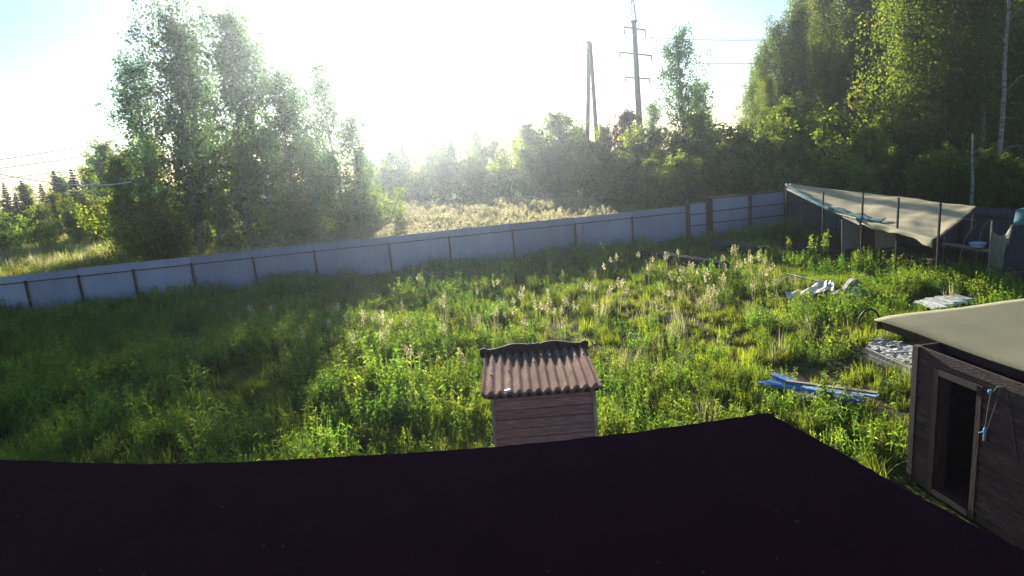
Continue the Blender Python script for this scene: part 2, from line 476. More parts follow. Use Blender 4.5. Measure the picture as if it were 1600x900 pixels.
# side fence from the gate corner towards the right
SA = GA + FD * (g2 + 0.10)
SB = Vector((21.4, 22.6, 0))
SDIR = (SB - SA).normalized(); SN = Vector((SDIR.y, -SDIR.x, 0))
if SN.x > 0: SN = -SN
side = thing('side_fence', SA, 'dark blue-grey ribbed metal fence behind the tarpaulin shelter', 'fence')
L = (SB - SA).length
for k in range(6):
    p, q = SA + SDIR * (L * k / 6 + (0.02 if k else 0.05)), SA + SDIR * (L * (k + 1) / 6)
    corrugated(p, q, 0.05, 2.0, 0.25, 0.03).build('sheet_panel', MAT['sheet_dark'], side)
    e = p + SN * 0.10
    MB().beam(e + Vector((0, 0, -0.1)), e + Vector((0, 0, 1.85)), 0.08, 0.08, up=SN).build('post', MAT['rust'], side)
    for z in (0.4, 1.65):
        MB().beam(p + SDIR * 0.06 + SN * 0.07 + Vector((0, 0, z)), q - SDIR * 0.02 + SN * 0.07 + Vector((0, 0, z)), 0.04, 0.05).build('rail', MAT['rust'], side)

# ------------------------------------------------------------------ foreground roof under the camera
def build_lean_to():
    t_ = rad(21)
    C = P(1200, 645, 4.0)
    n = Vector((0.0, -math.sin(t_), math.cos(t_)))
    n.rotate(Matrix.Rotation(rad(4), 3, 'Z'))
    ridge_px = [(-330, 690), (-160, 707), (0, 718), (125, 723), (250, 725), (375, 722), (500, 715), (630, 708), (760, 699), (880, 688), (1000, 674), (1100, 660), (1200, 645)]
    rake_px = [(1270, 682), (1340, 722), (1410, 762), (1480, 799), (1540, 830), (1600, 860), (1720, 922)]
    ridge = [on_plane(x, y, C, n) for x, y in ridge_px]
    rake = [on_plane(x, y, C, n) for x, y in rake_px]
    root = thing('lean_to', Vector((C.x - 1.5, C.y - 2.0, 0)), 'very dark plum lean-to roof filling the bottom of the view', 'roof')
    # the lower edge lies behind the camera's foot
    def low(x):
        y = -0.6
        z = C.z - (n.x * (x - C.x) + n.y * (y - C.y)) / n.z
        return Vector((x, y, z))
    xr = rake[-1].x
    # dense strips: from the lower edge to the outline
    out = []
    for a, b in zip(ridge[:-1], ridge[1:]):
        for k in range(10):
            out.append(lerp(a, b, k / 10))
    pts = ridge[:1] + out[1:] + [ridge[-1]]
    rk = [ridge[-1]] + rake
    for a, b in zip(rk[:-1], rk[1:]):
        for k in range(1, 11):
            pts.append(lerp(a, b, k / 10))
    rr = random.Random(3)
    for i in range(len(pts)):                      # slightly ragged felt edge
        pts[i] = pts[i] + Vector((rr.uniform(-.003, .003), rr.uniform(-.006, .006), 0))
    x0, x1 = pts[0].x, pts[-1].x
    bot = []
    for i, p_ in enumerate(pts):
        bot.append(low(min(p_.x, xr)) if True else None)
    b = MB()
    rows = [[lerp(bo, to, s) for bo, to in zip(bot, pts)] for s in (0, 0.33, 0.66, 1)]
    b.grid(rows, 0.04)
    b.build('roof_felt', MAT['plum_roof'], root)
    # some blown-in crumbs
    cr = MB()
    for k in range(14):
        p_ = on_plane(rr.uniform(20, 1450), rr.uniform(760, 900), C, n)
        cr.box(p_ + n * 0.006, (rr.uniform(.006, .022), rr.uniform(.005, .014), 0.006), Matrix.Rotation(rr.uniform(0, 6), 3, 'Z'))
    tag(cr.build('roof_crumbs', MAT['wood_trim'], root), kind='stuff')
    # walls under it so that it stands on the ground
    def wall(p_, q_, nm='wall'):
        d = (q_ - p_); d.z = 0; d.normalize()
        nn = Vector((-d.y, d.x, 0)) * 0.06
        zt0, zt1 = p_.z - 0.07, q_.z - 0.07
        MB().prism([(p_.x, p_.y, 0), (q_.x, q_.y, 0), (q_.x, q_.y, zt1), (p_.x, p_.y, zt0)], nn).build(nm, MAT['wood_dark'], root)
    pl = lerp(ridge[0], bot[0], 0.06) + Vector((0.15, 0, 0)); pr = lerp(ridge[-1], low(ridge[-1].x), 0.08) + Vector((-0.15, 0, 0))
    wall(pl, pr)
    wall(pr - Vector((0, 0.08, 0)), low(pr.x) + Vector((0, 0.3, 0)))
    wall(low(pl.x) + Vector((0, 0.3, 0)), pl - Vector((0, 0.08, 0)))
    pe = low(rake[-1].x) + Vector((-0.3, 0.4, 0))
    MB().beam((pe.x, pe.y, 0), (pe.x, pe.y, pe.z - 0.06), 0.12, 0.12).build('post', MAT['wood_dark'], root)
    return root
build_lean_to()

# ------------------------------------------------------------------ small plank hut with corrugated roof
def build_hut():
    ze = 2.2
    ye = P(847, 613, ze).y
    yr = ye
    while PY(832, 548, yr).z > ze + (yr - ye) * 0.005:
        yr += 0.01
    zr = ze + (yr - ye) * 0.005
    xl, xr = P(752, 622, ze).x, P(942, 605, ze).x
    t = thing('plank_hut', Vector((0.35, (ye + yr) / 2, 0)), 'small plank hut with a corrugated brown roof and carved ridge board', 'hut')
    # roof sheet: waves run down the slope
    waves = 12.6
    nx = int(waves * 10)
    rows = []
    for i in range(13):
        s = i / 12
        row = []
        for j in range(nx + 1):
            u = j / nx
            x = xl + (xr - xl) * u
            row.append((x, ye + (yr - ye) * s, ze + (zr - ze) * s + 0.032 * math.cos(u * waves * 2 * math.pi + 0.3) - 0.012 * math.sin(u * math.pi) + 0.004 * math.sin(s * 9 + u * 5)))
        rows.append(row)
    roof = MB().grid(rows, 0.008).build('corrugated_roof', MAT['slate'], t, smooth=True)
    slope = Vector((0, yr - ye, zr - ze)).normalized()
    up = Vector((0, -slope.z, slope.y))
    for u, s in ((0.055, 0.42), (0.21, 0.50), (0.47, 0.66), (0.52, 0.8), (0.84, 0.72), (0.955, 0.76), (0.66, 0.78)):
        w = round(u * waves + 0.3 / 6.283) - 0.3 / 6.283
        u2 = w / waves
        c = Vector((xl + (xr - xl) * u2, ye + (yr - ye) * s, ze + (zr - ze) * s + 0.037))
        MB().tube([c - up * 0.01, c + up * 0.006, c + up * 0.012], [0.017, 0.017, 0.006], 8).build('roof_nail', MAT['steel'], roof)
    # carved board standing along the upper edge
    yb = yr + 0.02
    prof = []
    N = 80
    for i in range(N + 1):
        u = i / N
        x = xl - 0.09 + (xr + 0.06 - xl + 0.09) * u
        v = abs(u - 0.5) * 2                       # 0 centre .. 1 ends
        hgt = 0.20 * math.sin(min(1, max(0, (1 - v) / 0.95)) * math.pi * 0.5) ** 0.6
        body = 0.045 + 0.125 * (0.5 + 0.5 * math.cos((v - 0.33) / 0.5 * math.pi)) if v < 0.83 else 0.045
        if v < 0.09: body = 0.105 + 0.06 * (v / 0.09)
        if v < 0.02: body = 0.13
        if v > 0.86: body = 0.045 + 0.055 * math.sin(min(1, (v - 0.86) / 0.12) * math.pi * 0.85)
        prof.append((x, 0.028 + body * 0.62))
    base = zr - 0.12
    poly = [(x, yb, zr + h + 0.02) for x, h in prof] + [(xr + 0.06, yb, zr - 0.05), (xr - 0.05, yb, base), (xl + 0.05, yb, base), (xl - 0.09, yb, zr - 0.05)]
    MB().prism(poly, (0, 0.03, 0)).build('carved_ridge_board', MAT['wood_trim'], t)
    # walls of horizontal planks
    wx0, wx1, wy0, wy1 = xl + 0.13, xr - 0.10, ye + 0.16, yr - 0.02
    zt = ze - 0.035
    hp = 0.155
    k = 0
    z = 0.02
    while z < zt - 0.02:
        h = min(hp, zt - z)
        dy = random.uniform(-0.009, 0.009)
        MB().box(((wx0 + wx1) / 2, wy0 + 0.012 + dy, z + h / 2), (wx1 - wx0 - 0.09, 0.024, h - 0.011)).build('plank', MAT['wood_plum'], t)
        for x in (wx0 + 0.012, wx1 - 0.012):
            MB().box((x, (wy0 + wy1) / 2 + 0.03, z + h / 2), (0.024, wy1 - wy0 - 0.12, h - 0.006)).build('plank', MAT['wood_plum'], t)
        MB().box(((wx0 + wx1) / 2, wy1 - 0.012, z + h / 2), (wx1 - wx0 - 0.09, 0.024, h - 0.006)).build('plank', MAT['wood_plum'], t)
        z += hp
    for x in (wx0 + 0.02, wx1 - 0.02):
        MB().box((x, wy0 + 0.01, zt / 2), (0.05, 0.07, zt)).build('corner_board', MAT['wood_grey'], t)
        MB().box((x, wy1 - 0.01, zt / 2), (0.05, 0.07, zt)).build('corner_board', MAT['wood_trim'], t)
    MB().box(((wx0 + wx1) / 2, ye + 0.12, ze - 0.065), (wx1 - wx0 + 0.1, 0.05, 0.045)).build('rafter_plate', MAT['wood_trim'], t)
    # scrap of white paper lying on the roof
    c = on_plane(793, 611, Vector((0, ye, ze + 0.04)), up)
    b = MB().box((0, 0, 0), (0.075, 0.075, 0.035), Matrix.Rotation(0.5, 3, 'Z') @ Matrix.Rotation(-0.25, 3, 'X'))
    b.v = [v + c + Vector((0, 0, 0.005)) for v in b.v]
    tag(b.build('paper_scrap', MAT['white'], loc=c), 'small white scrap lying on the hut roof', 'scrap')
build_hut()

# ------------------------------------------------------------------ dark plank shed on the right
def build_shed():
    A = P(1366, 497, 2.35); B = P(1600, 578, 2.35)
    u = (B - A); u.z = 0; u.normalize()            # along the eave, towards the camera
    nw = Vector((u.y, -u.x, 0))                    # outward: towards the yard
    if nw.x > 0: nw = -nw
    inn = -nw
    corner = P(1431, 548, 2.22); corner.z = 0
    LW, DW, ZT = 3.6, 2.4, 2.31
    W = lambda s, d, z: corner + u * s + inn * d + Vector((0, 0, z))
    t = thing('plank_shed', W(1.8, 1.2, 0), 'dark plank shed with open doorway and flat khaki felt roof', 'shed')
    def along(px, py):
        q = on_plane(px, py, corner, nw)
        return (q - corner).dot(u)
    d0, d1 = along(1466, 620), along(1527, 640)
    zd = 1.98
    hp = 0.135
    z = 0.02
    rr = random.Random(5)
    while z < ZT - 0.03:
        h = min(hp, ZT - z)
        o = lambda: rr.uniform(-0.006, 0.006)
        spans = [(0.07, d0 - 0.11), (d1 + 0.09, LW)] if z + h < zd + 0.1 else [(0.07, LW)]
        for a, b_ in spans:
            dd = o()
            # weatherboards: lower edge proud of the one below
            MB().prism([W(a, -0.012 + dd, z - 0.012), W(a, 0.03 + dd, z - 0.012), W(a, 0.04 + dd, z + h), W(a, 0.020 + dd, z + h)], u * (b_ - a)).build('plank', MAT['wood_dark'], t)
        for dd_, nm in ((LW, 'plank'),):
            MB().beam(W(LW - 0.012 + o(), 0.05, z + h / 2), W(LW - 0.012, DW, z + h / 2), 0.024, h + 0.012).build('plank', MAT['wood_dark'], t)
        MB().beam(W(0.012 + o(), 0.06, z + h / 2), W(0.012, DW, z + h / 2), 0.024, h + 0.012).build('plank', MAT['wood_dark'], t)
        MB().beam(W(0.03, DW - 0.012 + o(), z + h / 2), W(LW - 0.03, DW - 0.012 + o(), z + h / 2), 0.024, h + 0.012).build('plank', MAT['wood_dark'], t)
        z += hp
    MB().beam(W(0.02, 0.02, 0), W(0.02, 0.02, ZT), 0.10, 0.11, up=u).build('corner_post', MAT['wood_trim'], t)
    # door casing
    fr = thing_part = MB().beam(W(d0 - 0.05, -0.012, 0), W(d0 - 0.05, -0.012, zd + 0.1), 0.03, 0.11, up=u).build('door_casing', MAT['wood_trim'], t)
    MB().beam(W(d1 + 0.04, -0.012, 0), W(d1 + 0.04, -0.012, zd + 0.1), 0.03, 0.085, up=u).build('door_casing', MAT['wood_trim'], t)
    MB().beam(W(d0 + 0.01, -0.014, zd + 0.05), W(d1 - 0.006, -0.014, zd + 0.05), 0.03, 0.10).build('door_casing', MAT['wood_trim'], t)
    for a in (d0 + 0.012, d1 - 0.012):
        MB().beam(W(a, 0.1, 0.05), W(a, 0.1, zd), 0.16, 0.024, up=u).build('door_jamb', MAT['wood_trim'], t)
    MB().beam(W(d0 + 0.02, 0.07, 0.05), W(d1 - 0.02, 0.07, 0.05), 0.2, 0.09).build('door_sill', MAT['wood_trim'], t)
    # floor boards inside
    for k in range(8):
        MB().beam(W(0.1, 0.30 + k * 0.26, 0.05), W(LW - 0.1, 0.30 + k * 0.26, 0.05), 0.25, 0.05).build('floor_board', MAT['wood_trim'], t)
    # roof
    Bx = A + u * 4.6
    far = P(1600, 468, 2.62)
    v_ = far - A
    side = inn * 3.0
    slope = (far.z - A.z) / max(0.3, v_.dot(inn))
    rows = []
    na, nb = 26, 16
    for i in range(nb + 1):
        row = []
        for j in range(na + 1):
            s, d = j / na * 4.6, i / nb * 3.1
            skew = u * (d * (v_.dot(u) / max(0.3, v_.dot(inn)))) * (1 - j / na)
            zz = 0.10 * 0 + slope * d + 0.012 * math.sin(s * 2.1 + d) + 0.01 * math.sin(d * 3.7 + s * 0.7)
            if i == 0: zz -= 0.02
            row.append(A + u * s + skew + inn * d + Vector((0, 0, zz)))
        rows.append(row)
    MB().grid(rows, 0.025).build('felt_roof', MAT['khaki'], t, smooth=True)
    # fascia and the rusty board end at the far corner
    MB().beam(A + u * 0.15 + inn * 0.05 + Vector((0, 0, -0.10)), A + u * 4.5 + inn * 0.05 + Vector((0, 0, -0.10)), 0.03, 0.13).build('fascia', MAT['wood_trim'], t)
    MB().beam(A + u * 0.02 + inn * 0.03 + Vector((0, 0, -0.13)), A + u * 0.10 + inn * 0.5 + Vector((0, 0, -0.10)), 0.03, 0.16).build('fascia_end', MAT['rust'], t)
    for s in (0.7, 1.5, 2.6, 3.5):
        MB().beam(A + u * (s + 0.2) + inn * 0.5 + Vector((0, 0, -0.075 + slope * 0.5)), A + u * (s + 0.2) + inn * 2.9 + Vector((0, 0, -0.075 + slope * 2.9)), 0.05, 0.08).build('rafter', MAT['wood_trim'], t)
    # cable with a blue plug hanging on the wall
    def wp(px, py, off=0.03):
        return on_plane(px, py, corner + nw * off, nw)
    c = thing('hanging_cable', wp(1547, 612), 'thin pale cable with blue plugs hanging beside the shed door', 'cable')
    pts = [wp(1548, 613), wp(1543, 640), wp(1539, 668), wp(1540, 676)]
    MB().tube(pts, 0.004, 6).build('cord', MAT['panel_grey'], c)
    pts = [wp(1552, 612), wp(1558, 604), wp(1563, 605), wp(1556, 630), wp(1546, 660), wp(1541, 676)]
    MB().tube(pts, 0.004, 6).build('cord', MAT['panel_grey'], c)
    p = wp(1547, 612)
    MB().tube([p - Vector((0, 0, 0.03)), p, p + Vector((0, 0, 0.03))], [0.018, 0.03, 0.018], 8).build('plug', MAT['cyan'], c)
    p = wp(1539, 672)
    MB().tube([p - Vector((0, 0, 0.09)), p - Vector((0, 0, 0.05)), p, p + Vector((0, 0, 0.04))], [0.012, 0.02, 0.026, 0.014], 8).build('plug', MAT['cyan'], c)
    MB().tube([p + Vector((-0.07, 0, -0.03)) + nw * 0.02, p + Vector((0.02, 0, -0.02)) + nw * 0.03], 0.007, 6).build('plug_prong', MAT['white'], c)
    MB().tube([p - Vector((0, 0, 0.16)), p - Vector((0, 0, 0.09))], [0.015, 0.019], 8).build('plug_end', MAT['wood_grey'], c)
    h = MB().tube([wp(1568, 604), wp(1574, 612), wp(1580, 650), wp(1586, 690), wp(1592, 720)], 0.008, 6)
    tag(h.build('black_cable', MAT['rubber'], loc=wp(1580, 650)), 'black cable looped over the shed planks right of the plugs', 'cable')
    return u, inn, corner
build_shed()

# ------------------------------------------------------------------ tarpaulin shelter
def catmull(pts, t):
    n = len(pts) - 1
    s = min(max(t, 0), 0.99999) * n
    i = int(s); f = s - i
    p0, p1, p2, p3 = pts[max(i - 1, 0)], pts[i], pts[i + 1], pts[min(i + 2, n)]
    return 0.5 * ((2 * p1) + (p2 - p0) * f + (2 * p0 - 5 * p1 + 4 * p2 - p3) * f * f + (3 * p1 - p0 - 3 * p2 + p3) * f ** 3)
def build_shelter():
    front = [P(1229, 290, 2.85), P(1286, 324, 2.2), P(1345, 344, 2.0), P(1402, 357, 1.9), P(1458, 374, 1.75)]
    back = [P(1234, 287, 2.92), P(1340, 301, 2.42), P(1400, 307, 2.36), P(1470, 316, 2.25), P(1526, 322, 2.15)]
    t = thing('tarpaulin_shelter', Vector((16.2, 28.0, 0)), 'sagging sand coloured tarpaulin shelter on dark posts by the gate', 'shelter')
    rows = []
    nr, nc = 26, 70
    rr = random.Random(11)
    for i in range(nr + 1):
        v = i / nr
        row = []
        for j in range(nc + 1):
            uu = j / nc
            p = lerp(catmull(front, uu), catmull(back, uu), v)
            sag = -0.10 * math.sin(v * math.pi) * (0.7 + 0.3 * math.sin(uu * math.pi * 4) ** 2)
            wr = 0.03 * math.sin(uu * 11 + v * 5) * math.sin(v * 6 + uu * 7) + 0.012 * math.sin(uu * 37 + 6 * math.sin(v * 4)) * math.sin(v * 5 + uu * 17) + 0.010 * math.sin(uu * 23 - v * 31)
            p = p + Vector((0, 0, sag + wr * math.sin(min(1, v * 3) * math.pi / 2)))
            row.append(p)
        rows.append(row)
    MB().grid(rows, 0.012).build('tarpaulin', MAT['tarp'], t, smooth=True)
    # hanging front flap, ragged
    rows = []
    j0 = int(nc * 0.52)
    for i in range(7):
        row = []
        for j in range(j0, nc + 1):
            p = catmull(front, j / nc)
            w = (j - j0) / (nc - j0)
            drop = 0.08 + 0.10 * math.sin(w * 5.2 + 0.6) * math.sin(w * 2.3 + 1) + 0.22 * w ** 1.2 + 0.02 * math.sin(j * 0.8)
            row.append(p + Vector((-0.05 * i / 6 - 0.02 + 0.03 * math.sin(j * 0.45) * i / 6, -0.06 * i / 6 - 0.01, -drop * i / 6)))
        rows.append(row)
    MB().grid(rows, 0.008).build('hanging_flap', MAT['tarp'], t, smooth=True)
    # rolled teal edge on the left
    pts = [catmull(front, k / 24 * 0.30) + Vector((-0.03, -0.03, 0.06 + 0.01 * math.sin(k * 1.7))) for k in range(25)]
    MB().tube(pts, [0.07 + 0.02 * math.sin(k * 1.1) for k in range(25)], 8).build('rolled_edge', MAT['teal'], t, smooth=True)
    rows = []
    for i in range(5):
        row = []
        for j in range(40):
            uu = 0.02 + j / 39 * 0.60
            p = lerp(catmull(front, uu), catmull(back, uu), 0.04 + 0.10 * i / 4 * (1 + 0.5 * math.sin(j * 0.7)))
            row.append(p + Vector((0, 0, 0.035 + 0.012 * math.sin(j * 1.9 + i))))
        rows.append(row)
    MB().grid(rows, 0.006).build('teal_under_sheet', MAT['teal'], t, smooth=True)
    # crumpled knots of cloth
    for px, py, zz, r_, m_ in ((1292, 325, 2.2, 0.11, 'white_film'), (1344, 343, 2.02, 0.16, 'teal'), (1352, 347, 1.93, 0.13, 'tarp')):
        c = P(px, py, zz)
        b = MB()
        rws = []
        for i in range(7):
            th = math.pi * (i + 0.15) / 6.3
            rws.append([c + Vector((math.cos(a) * math.sin(th) * r_ * rr.uniform(.5, 1.4), math.sin(a) * math.sin(th) * r_ * rr.uniform(.5, 1.4), math.cos(th) * r_ * 0.8)) for a in [k * 2 * math.pi / 9 for k in range(9)]])
        for r in rws: r.append(r[0].copy())
        b.grid(rws).build('crumpled_cloth', MAT[m_], t)
    # posts
    for px, py, ptop, ztop in ((1286, 324, 300, 2.2), (1347, 343, 301, 2.0), (1402, 356, 309, 1.92), (1466, 376, 317, 1.75)):
        q = P(px, py, ztop); top = PY(px, ptop, q.y).z
        MB().beam((q.x, q.y, -0.1), (q.x, q.y, top), 0.06, 0.06).build('post', MAT['pipe'], t)
    for b_ in back[1:]:
        MB().beam((b_.x - 0.12, b_.y, -0.1), (b_.x - 0.12, b_.y, b_.z - 0.05), 0.07, 0.07).build('post', MAT['wood_pole'], t)
    f0 = front[0]
    MB().beam((f0.x, f0.y, -0.1), (f0.x, f0.y, f0.z - 0.08), 0.07, 0.07).build('post', MAT['wood_pole'], t)
    # beam under the left edge
    MB().beam(front[0] + Vector((0.02, 0.05, -0.16)), front[2] + Vector((0, 0.06, -0.15)), 0.05, 0.13).build('edge_beam', MAT['wood_grey'], t)
    MB().beam(front[4] + Vector((0.02, 0, -0.1)), back[4] + Vector((0, 0, -0.1)), 0.06, 0.10).build('edge_beam', MAT['wood_trim'], t)
    # boards under the roof: loose panels, each its own thing
    def panel(x0, x1, yb, yt, Y, mat, lab, lean=0.15, nm='panel'):
        a, b, c, d = PY(x0, yb, Y), PY(x1, yb, Y), PY(x1, yt, Y + lean), PY(x0, yt, Y + lean)
        a.z = b.z = 0.0
        b.x, a.x = c.x + 0.02, d.x - 0.01
        m = MB().prism([a, b, c, d], (0.0, 0.03, 0))
        tag(m.build(nm, MAT[mat], loc=a), lab, 'board')
    panel(1315, 1344, 386, 343, 27.6, 'panel_grey', 'grey board leaning upright under the left part of the shelter')
    panel(1347, 1366, 380, 352, 26.8, 'wood_trim', 'dark board beside the grey board under the shelter')
    panel(1368, 1400, 398, 358, 26.0, 'osb', 'brown chipboard sheet leaning under the middle of the shelter')
    for k, (x, Yc, w_, d_, h_, m_, lab) in enumerate(((15.2, 27.4, .9, .6, .55, 'wood_trim', 'low dark crate added for shade at the left under the shelter'), (15.6, 25.6, .7, .6, .8, 'wood_dark', 'tall dark crate added for shade in the middle under the shelter'), (16.4, 24.6, .8, .5, .45, 'wood_trim', 'low dark crate added for shade at the right under the shelter'))):  # dark crates added to deepen the shade below the tarpaulin
        cr = thing('added_crate', Vector((x, Yc, 0)), lab, 'crate', 'crates added for shade under the shelter')
        for sx in (-1, 1):
            for sy in (-1, 1):
                MB().box((x + sx * (w_ / 2 - .03), Yc + sy * (d_ / 2 - .03), h_ / 2 - .02), (.05, .05, h_)).build('corner_post', MAT[m_], cr)
        for q in range(4):
            zc = (q + .5) * h_ / 4
            for sy in (-1, 1):
                MB().box((x, Yc + sy * d_ / 2, zc), (w_, .018, h_ / 4 - .03)).build('slat', MAT[m_], cr)
            for sx in (-1, 1):
                MB().box((x + sx * w_ / 2, Yc, zc), (.018, d_ - .04, h_ / 4 - .03)).build('slat', MAT[m_], cr)
        MB().box((x, Yc, h_ - .02), (w_ + .02, d_ + .02, .025)).build('lid', MAT[m_], cr)
    # low shelf with a blue tub at the right
    sh = thing('plank_bench', P(1510, 410, 0), 'low plank bench in the shade right of the shelter', 'bench')
    a, b = P(1475, 380, 1.1), P(1546, 392, 0.95)
    MB().beam(a, b, 0.35, 0.05).build('bench_top', MAT['wood_grey'], sh)
    for q in (lerp(a, b, 0.08), lerp(a, b, 0.92)):
        for dx in (-0.12, 0.12):
            MB().beam((q.x + dx, q.y + dx, -0.05), (q.x + dx, q.y + dx, q.z - 0.03), 0.05, 0.05).build('leg', MAT['wood_trim'], sh)
    q = P(1527, 386, 1.06)
    bt = MB()
    for w, z0, z1 in ((0.42, 0, 0.03),):
        bt.tube([q + Vector((0, 0, 0.0)), q + Vector((0, 0, 0.015)), q + Vector((0, 0, 0.16)), q + Vector((0, 0, 0.17)), q + Vector((0, 0, 0.05))], [0.2, 0.22, 0.27, 0.24, 0.2], 12)
    tag(bt.build('wash_tub', MAT['blue_pale'], loc=q), 'pale blue tub standing on the plank bench', 'tub')
    # bent hoops of thin rod near the right end
    for k, (x0, y0, x1, y1, x2, y2, zz) in enumerate(((1476, 358, 1500, 335, 1523, 345, 1.2), (1500, 400, 1508, 362, 1526, 352, 1.2), (1526, 395, 1532, 352, 1546, 344, 1.2))):
        Yd = 24.5 - 0.15 * k
        a, m, e = PY(x0, y0, Yd), PY(x1, y1, Yd), PY(x2, y2, Yd)
        pts = [a * (1 - s) ** 2 + m * (2 * s * (1 - s)) + e * s * s for s in [i / 12 for i in range(13)]]
        pts = [Vector((a.x, a.y, 0))] + pts if a.z > 0.1 else pts
        tag(MB().tube(pts, 0.014, 6).build('bent_rod', MAT['wood_grey'], loc=Vector((a.x, a.y, 0))), ('arched rod against the right end of the shelter', 'thin curved rod standing above the bench', 'curved rod next to the netted cage')[k], 'rod', 'bent rods by the shelter')
build_shelter()

# ------------------------------------------------------------------ netted cage at the right edge
def build_cage():
    Y0 = 20.6
    A = P(1543, 440, 0); A = Vector((A.x, A.y, 0))
    t = thing('netted_cage', A, 'tall cage of dark netting on poles at the right edge', 'cage')
    Y0 = A.y
    topL = PY(1550, 345, Y0); topL2 = PY(1581, 352, Y0 - 0.6); low2 = PY(1561, 450, Y0 - 0.8)
    low2.z = max(low2.z, 0.0)
    xr = A.x + 3.2
    MB().tube([A, Vector((topL.x, topL.y, topL.z))], 0.025, 6).build('pole', MAT['wood_grey'], t)
    MB().tube([Vector((low2.x, low2.y, 0)), topL2], 0.03, 6).build('pole', MAT['wood_grey'], t)
    e1 = Vector((xr, Y0 - 0.9, 0)); e2 = Vector((xr, Y0 - 0.7, topL2.z + 0.1))
    MB().tube([e1, e2], 0.03, 6).build('pole', MAT['wood_grey'], t)
    MB().tube([topL2, e2], 0.025, 6).build('pole', MAT['wood_grey'], t)
    MB().tube([A + Vector((0, 0, 0.5)), low2 + Vector((0, 0, 0.45))], 0.02, 6).build('pole', MAT['wood_grey'], t)
    # front net, slightly bellied
    rows = []
    for i in range(13):
        row = []
        for j in range(17):
            a = lerp(Vector((low2.x, low2.y, 0.5)), Vector((xr, Y0 - 0.9, 0.5)), j / 16)
            b = lerp(topL2, e2, j / 16)
            p = lerp(a, b, i / 12)
            row.append(p + Vector((0, -0.06 * math.sin(i / 12 * math.pi) * math.sin(j * 0.9), 0.0)))
        rows.append(row)
    MB().grid(rows, 0.006).build('front_net', MAT['net'], t, smooth=True)
    rows = []
    for i in range(9):
        row = []
        for j in range(9):
            a = lerp(A + Vector((0, 0, 0.5)), Vector((low2.x, low2.y, 0.5)), j / 8)
            b = lerp(topL - Vector((0, 0, 0.25)), topL2 - Vector((0, 0, 0.05)), j / 8) - Vector((0, 0, 0.30 * math.sin(j / 8 * math.pi)))
            row.append(lerp(a, b, i / 8) + Vector((0, -0.05 * math.sin(i * 1.3) * math.sin(j), 0)))
        rows.append(row)
    MB().grid(rows, 0.006).build('side_net', MAT['net_pale'], t, smooth=True)
    # teal cover on top
    rows = []
    for i in range(7):
        row = []
        for j in range(13):
            a = lerp(topL2 + Vector((-0.02, -0.08, -0.08)), e2 + Vector((0, -0.08, -0.08)), j / 12)
            row.append(a + Vector((1.35 * i / 6, 1.6 * i / 6, 0.10 + 0.30 * math.sin(i / 6 * math.pi * 0.5) + 0.02 * math.sin(j * 1.4 + i))))
        rows.append(row)
    MB().grid(rows, 0.01).build('teal_cover', MAT['teal'], t, smooth=True)
    # rear poles carry the cover
    for x in (topL2.x + 1.4, xr + 1.2):
        MB().tube([Vector((x, topL2.y + 1.5, 0)), Vector((x, topL2.y + 1.5, topL2.z + 0.30))], 0.025, 6).build('pole', MAT['wood_grey'], t)
    MB().box(((low2.x + xr) / 2, Y0 - 0.87, 0.24), (xr - low2.x - 0.1, 0.04, 0.5)).build('base_board', MAT['wood_trim'], t)
    # rags and boards at its foot
    for k, (x, y, l_, a_, m_, lab) in enumerate(((1552, 448, 1.5, 0.25, 'osb', 'brown board lying at the foot of the netted cage'), (1568, 452, 1.3, -0.1, 'wood_grey', 'grey board lying in front of the netted cage'), (1545, 441, 0.9, 0.7, 'net_pale', 'short pale slat propped at the corner of the cage'))):
        c = P(x, y, 0.06)
        d = Vector((math.cos(a_), math.sin(a_), 0.05)) * l_ / 2
        tag(MB().beam(c - d + Vector((0, 0, .04)), c + d + Vector((0, 0, .04)), 0.14, 0.04, jit=0.01).build('board', MAT[m_], loc=c), lab, 'board', 'boards by the cage')
build_cage()

# ------------------------------------------------------------------ corrugated drain pipes by the gate
def drain_pipe(p, q, r, label):
    p, q = Vector(p), Vector(q)
    L = (q - p).length
    d = (q - p).normalized()
    t = thing('drain_pipe', (p + q) / 2 - Vector((0, 0, r)), label, 'pipe', 'black corrugated pipes by the gate')
    pts, rd = [], []
    n = int(L / 0.11)
    for i in range(n):
        for f_, k in ((0.0, 0.92), (0.18, 1.0), (0.55, 1.0), (0.72, 0.92)):
            pts.append(p + d * ((i + f_) / n * L)); rd.append(r * k)
    pts.append(q); rd.append(r * 0.92)
    MB().tube(pts, rd, 20, cap=False).build('ribbed_shell', MAT['pipe'], t, smooth=False)
    MB().tube([p + d * 0.01, q - d * 0.01], r * 0.86, 20, cap=False).build('inner_wall', MAT['pipe'], t, smooth=True)
a, b = P(1008, 400, 0.33), P(1133, 420, 0.33)
drain_pipe(a, b, 0.33, 'long black corrugated drain pipe lying left of the gate')
a, b = P(1118, 385, 0.33), P(1196, 396, 0.33)
drain_pipe(a, b, 0.33, 'black corrugated drain pipe with round end facing the wicket')

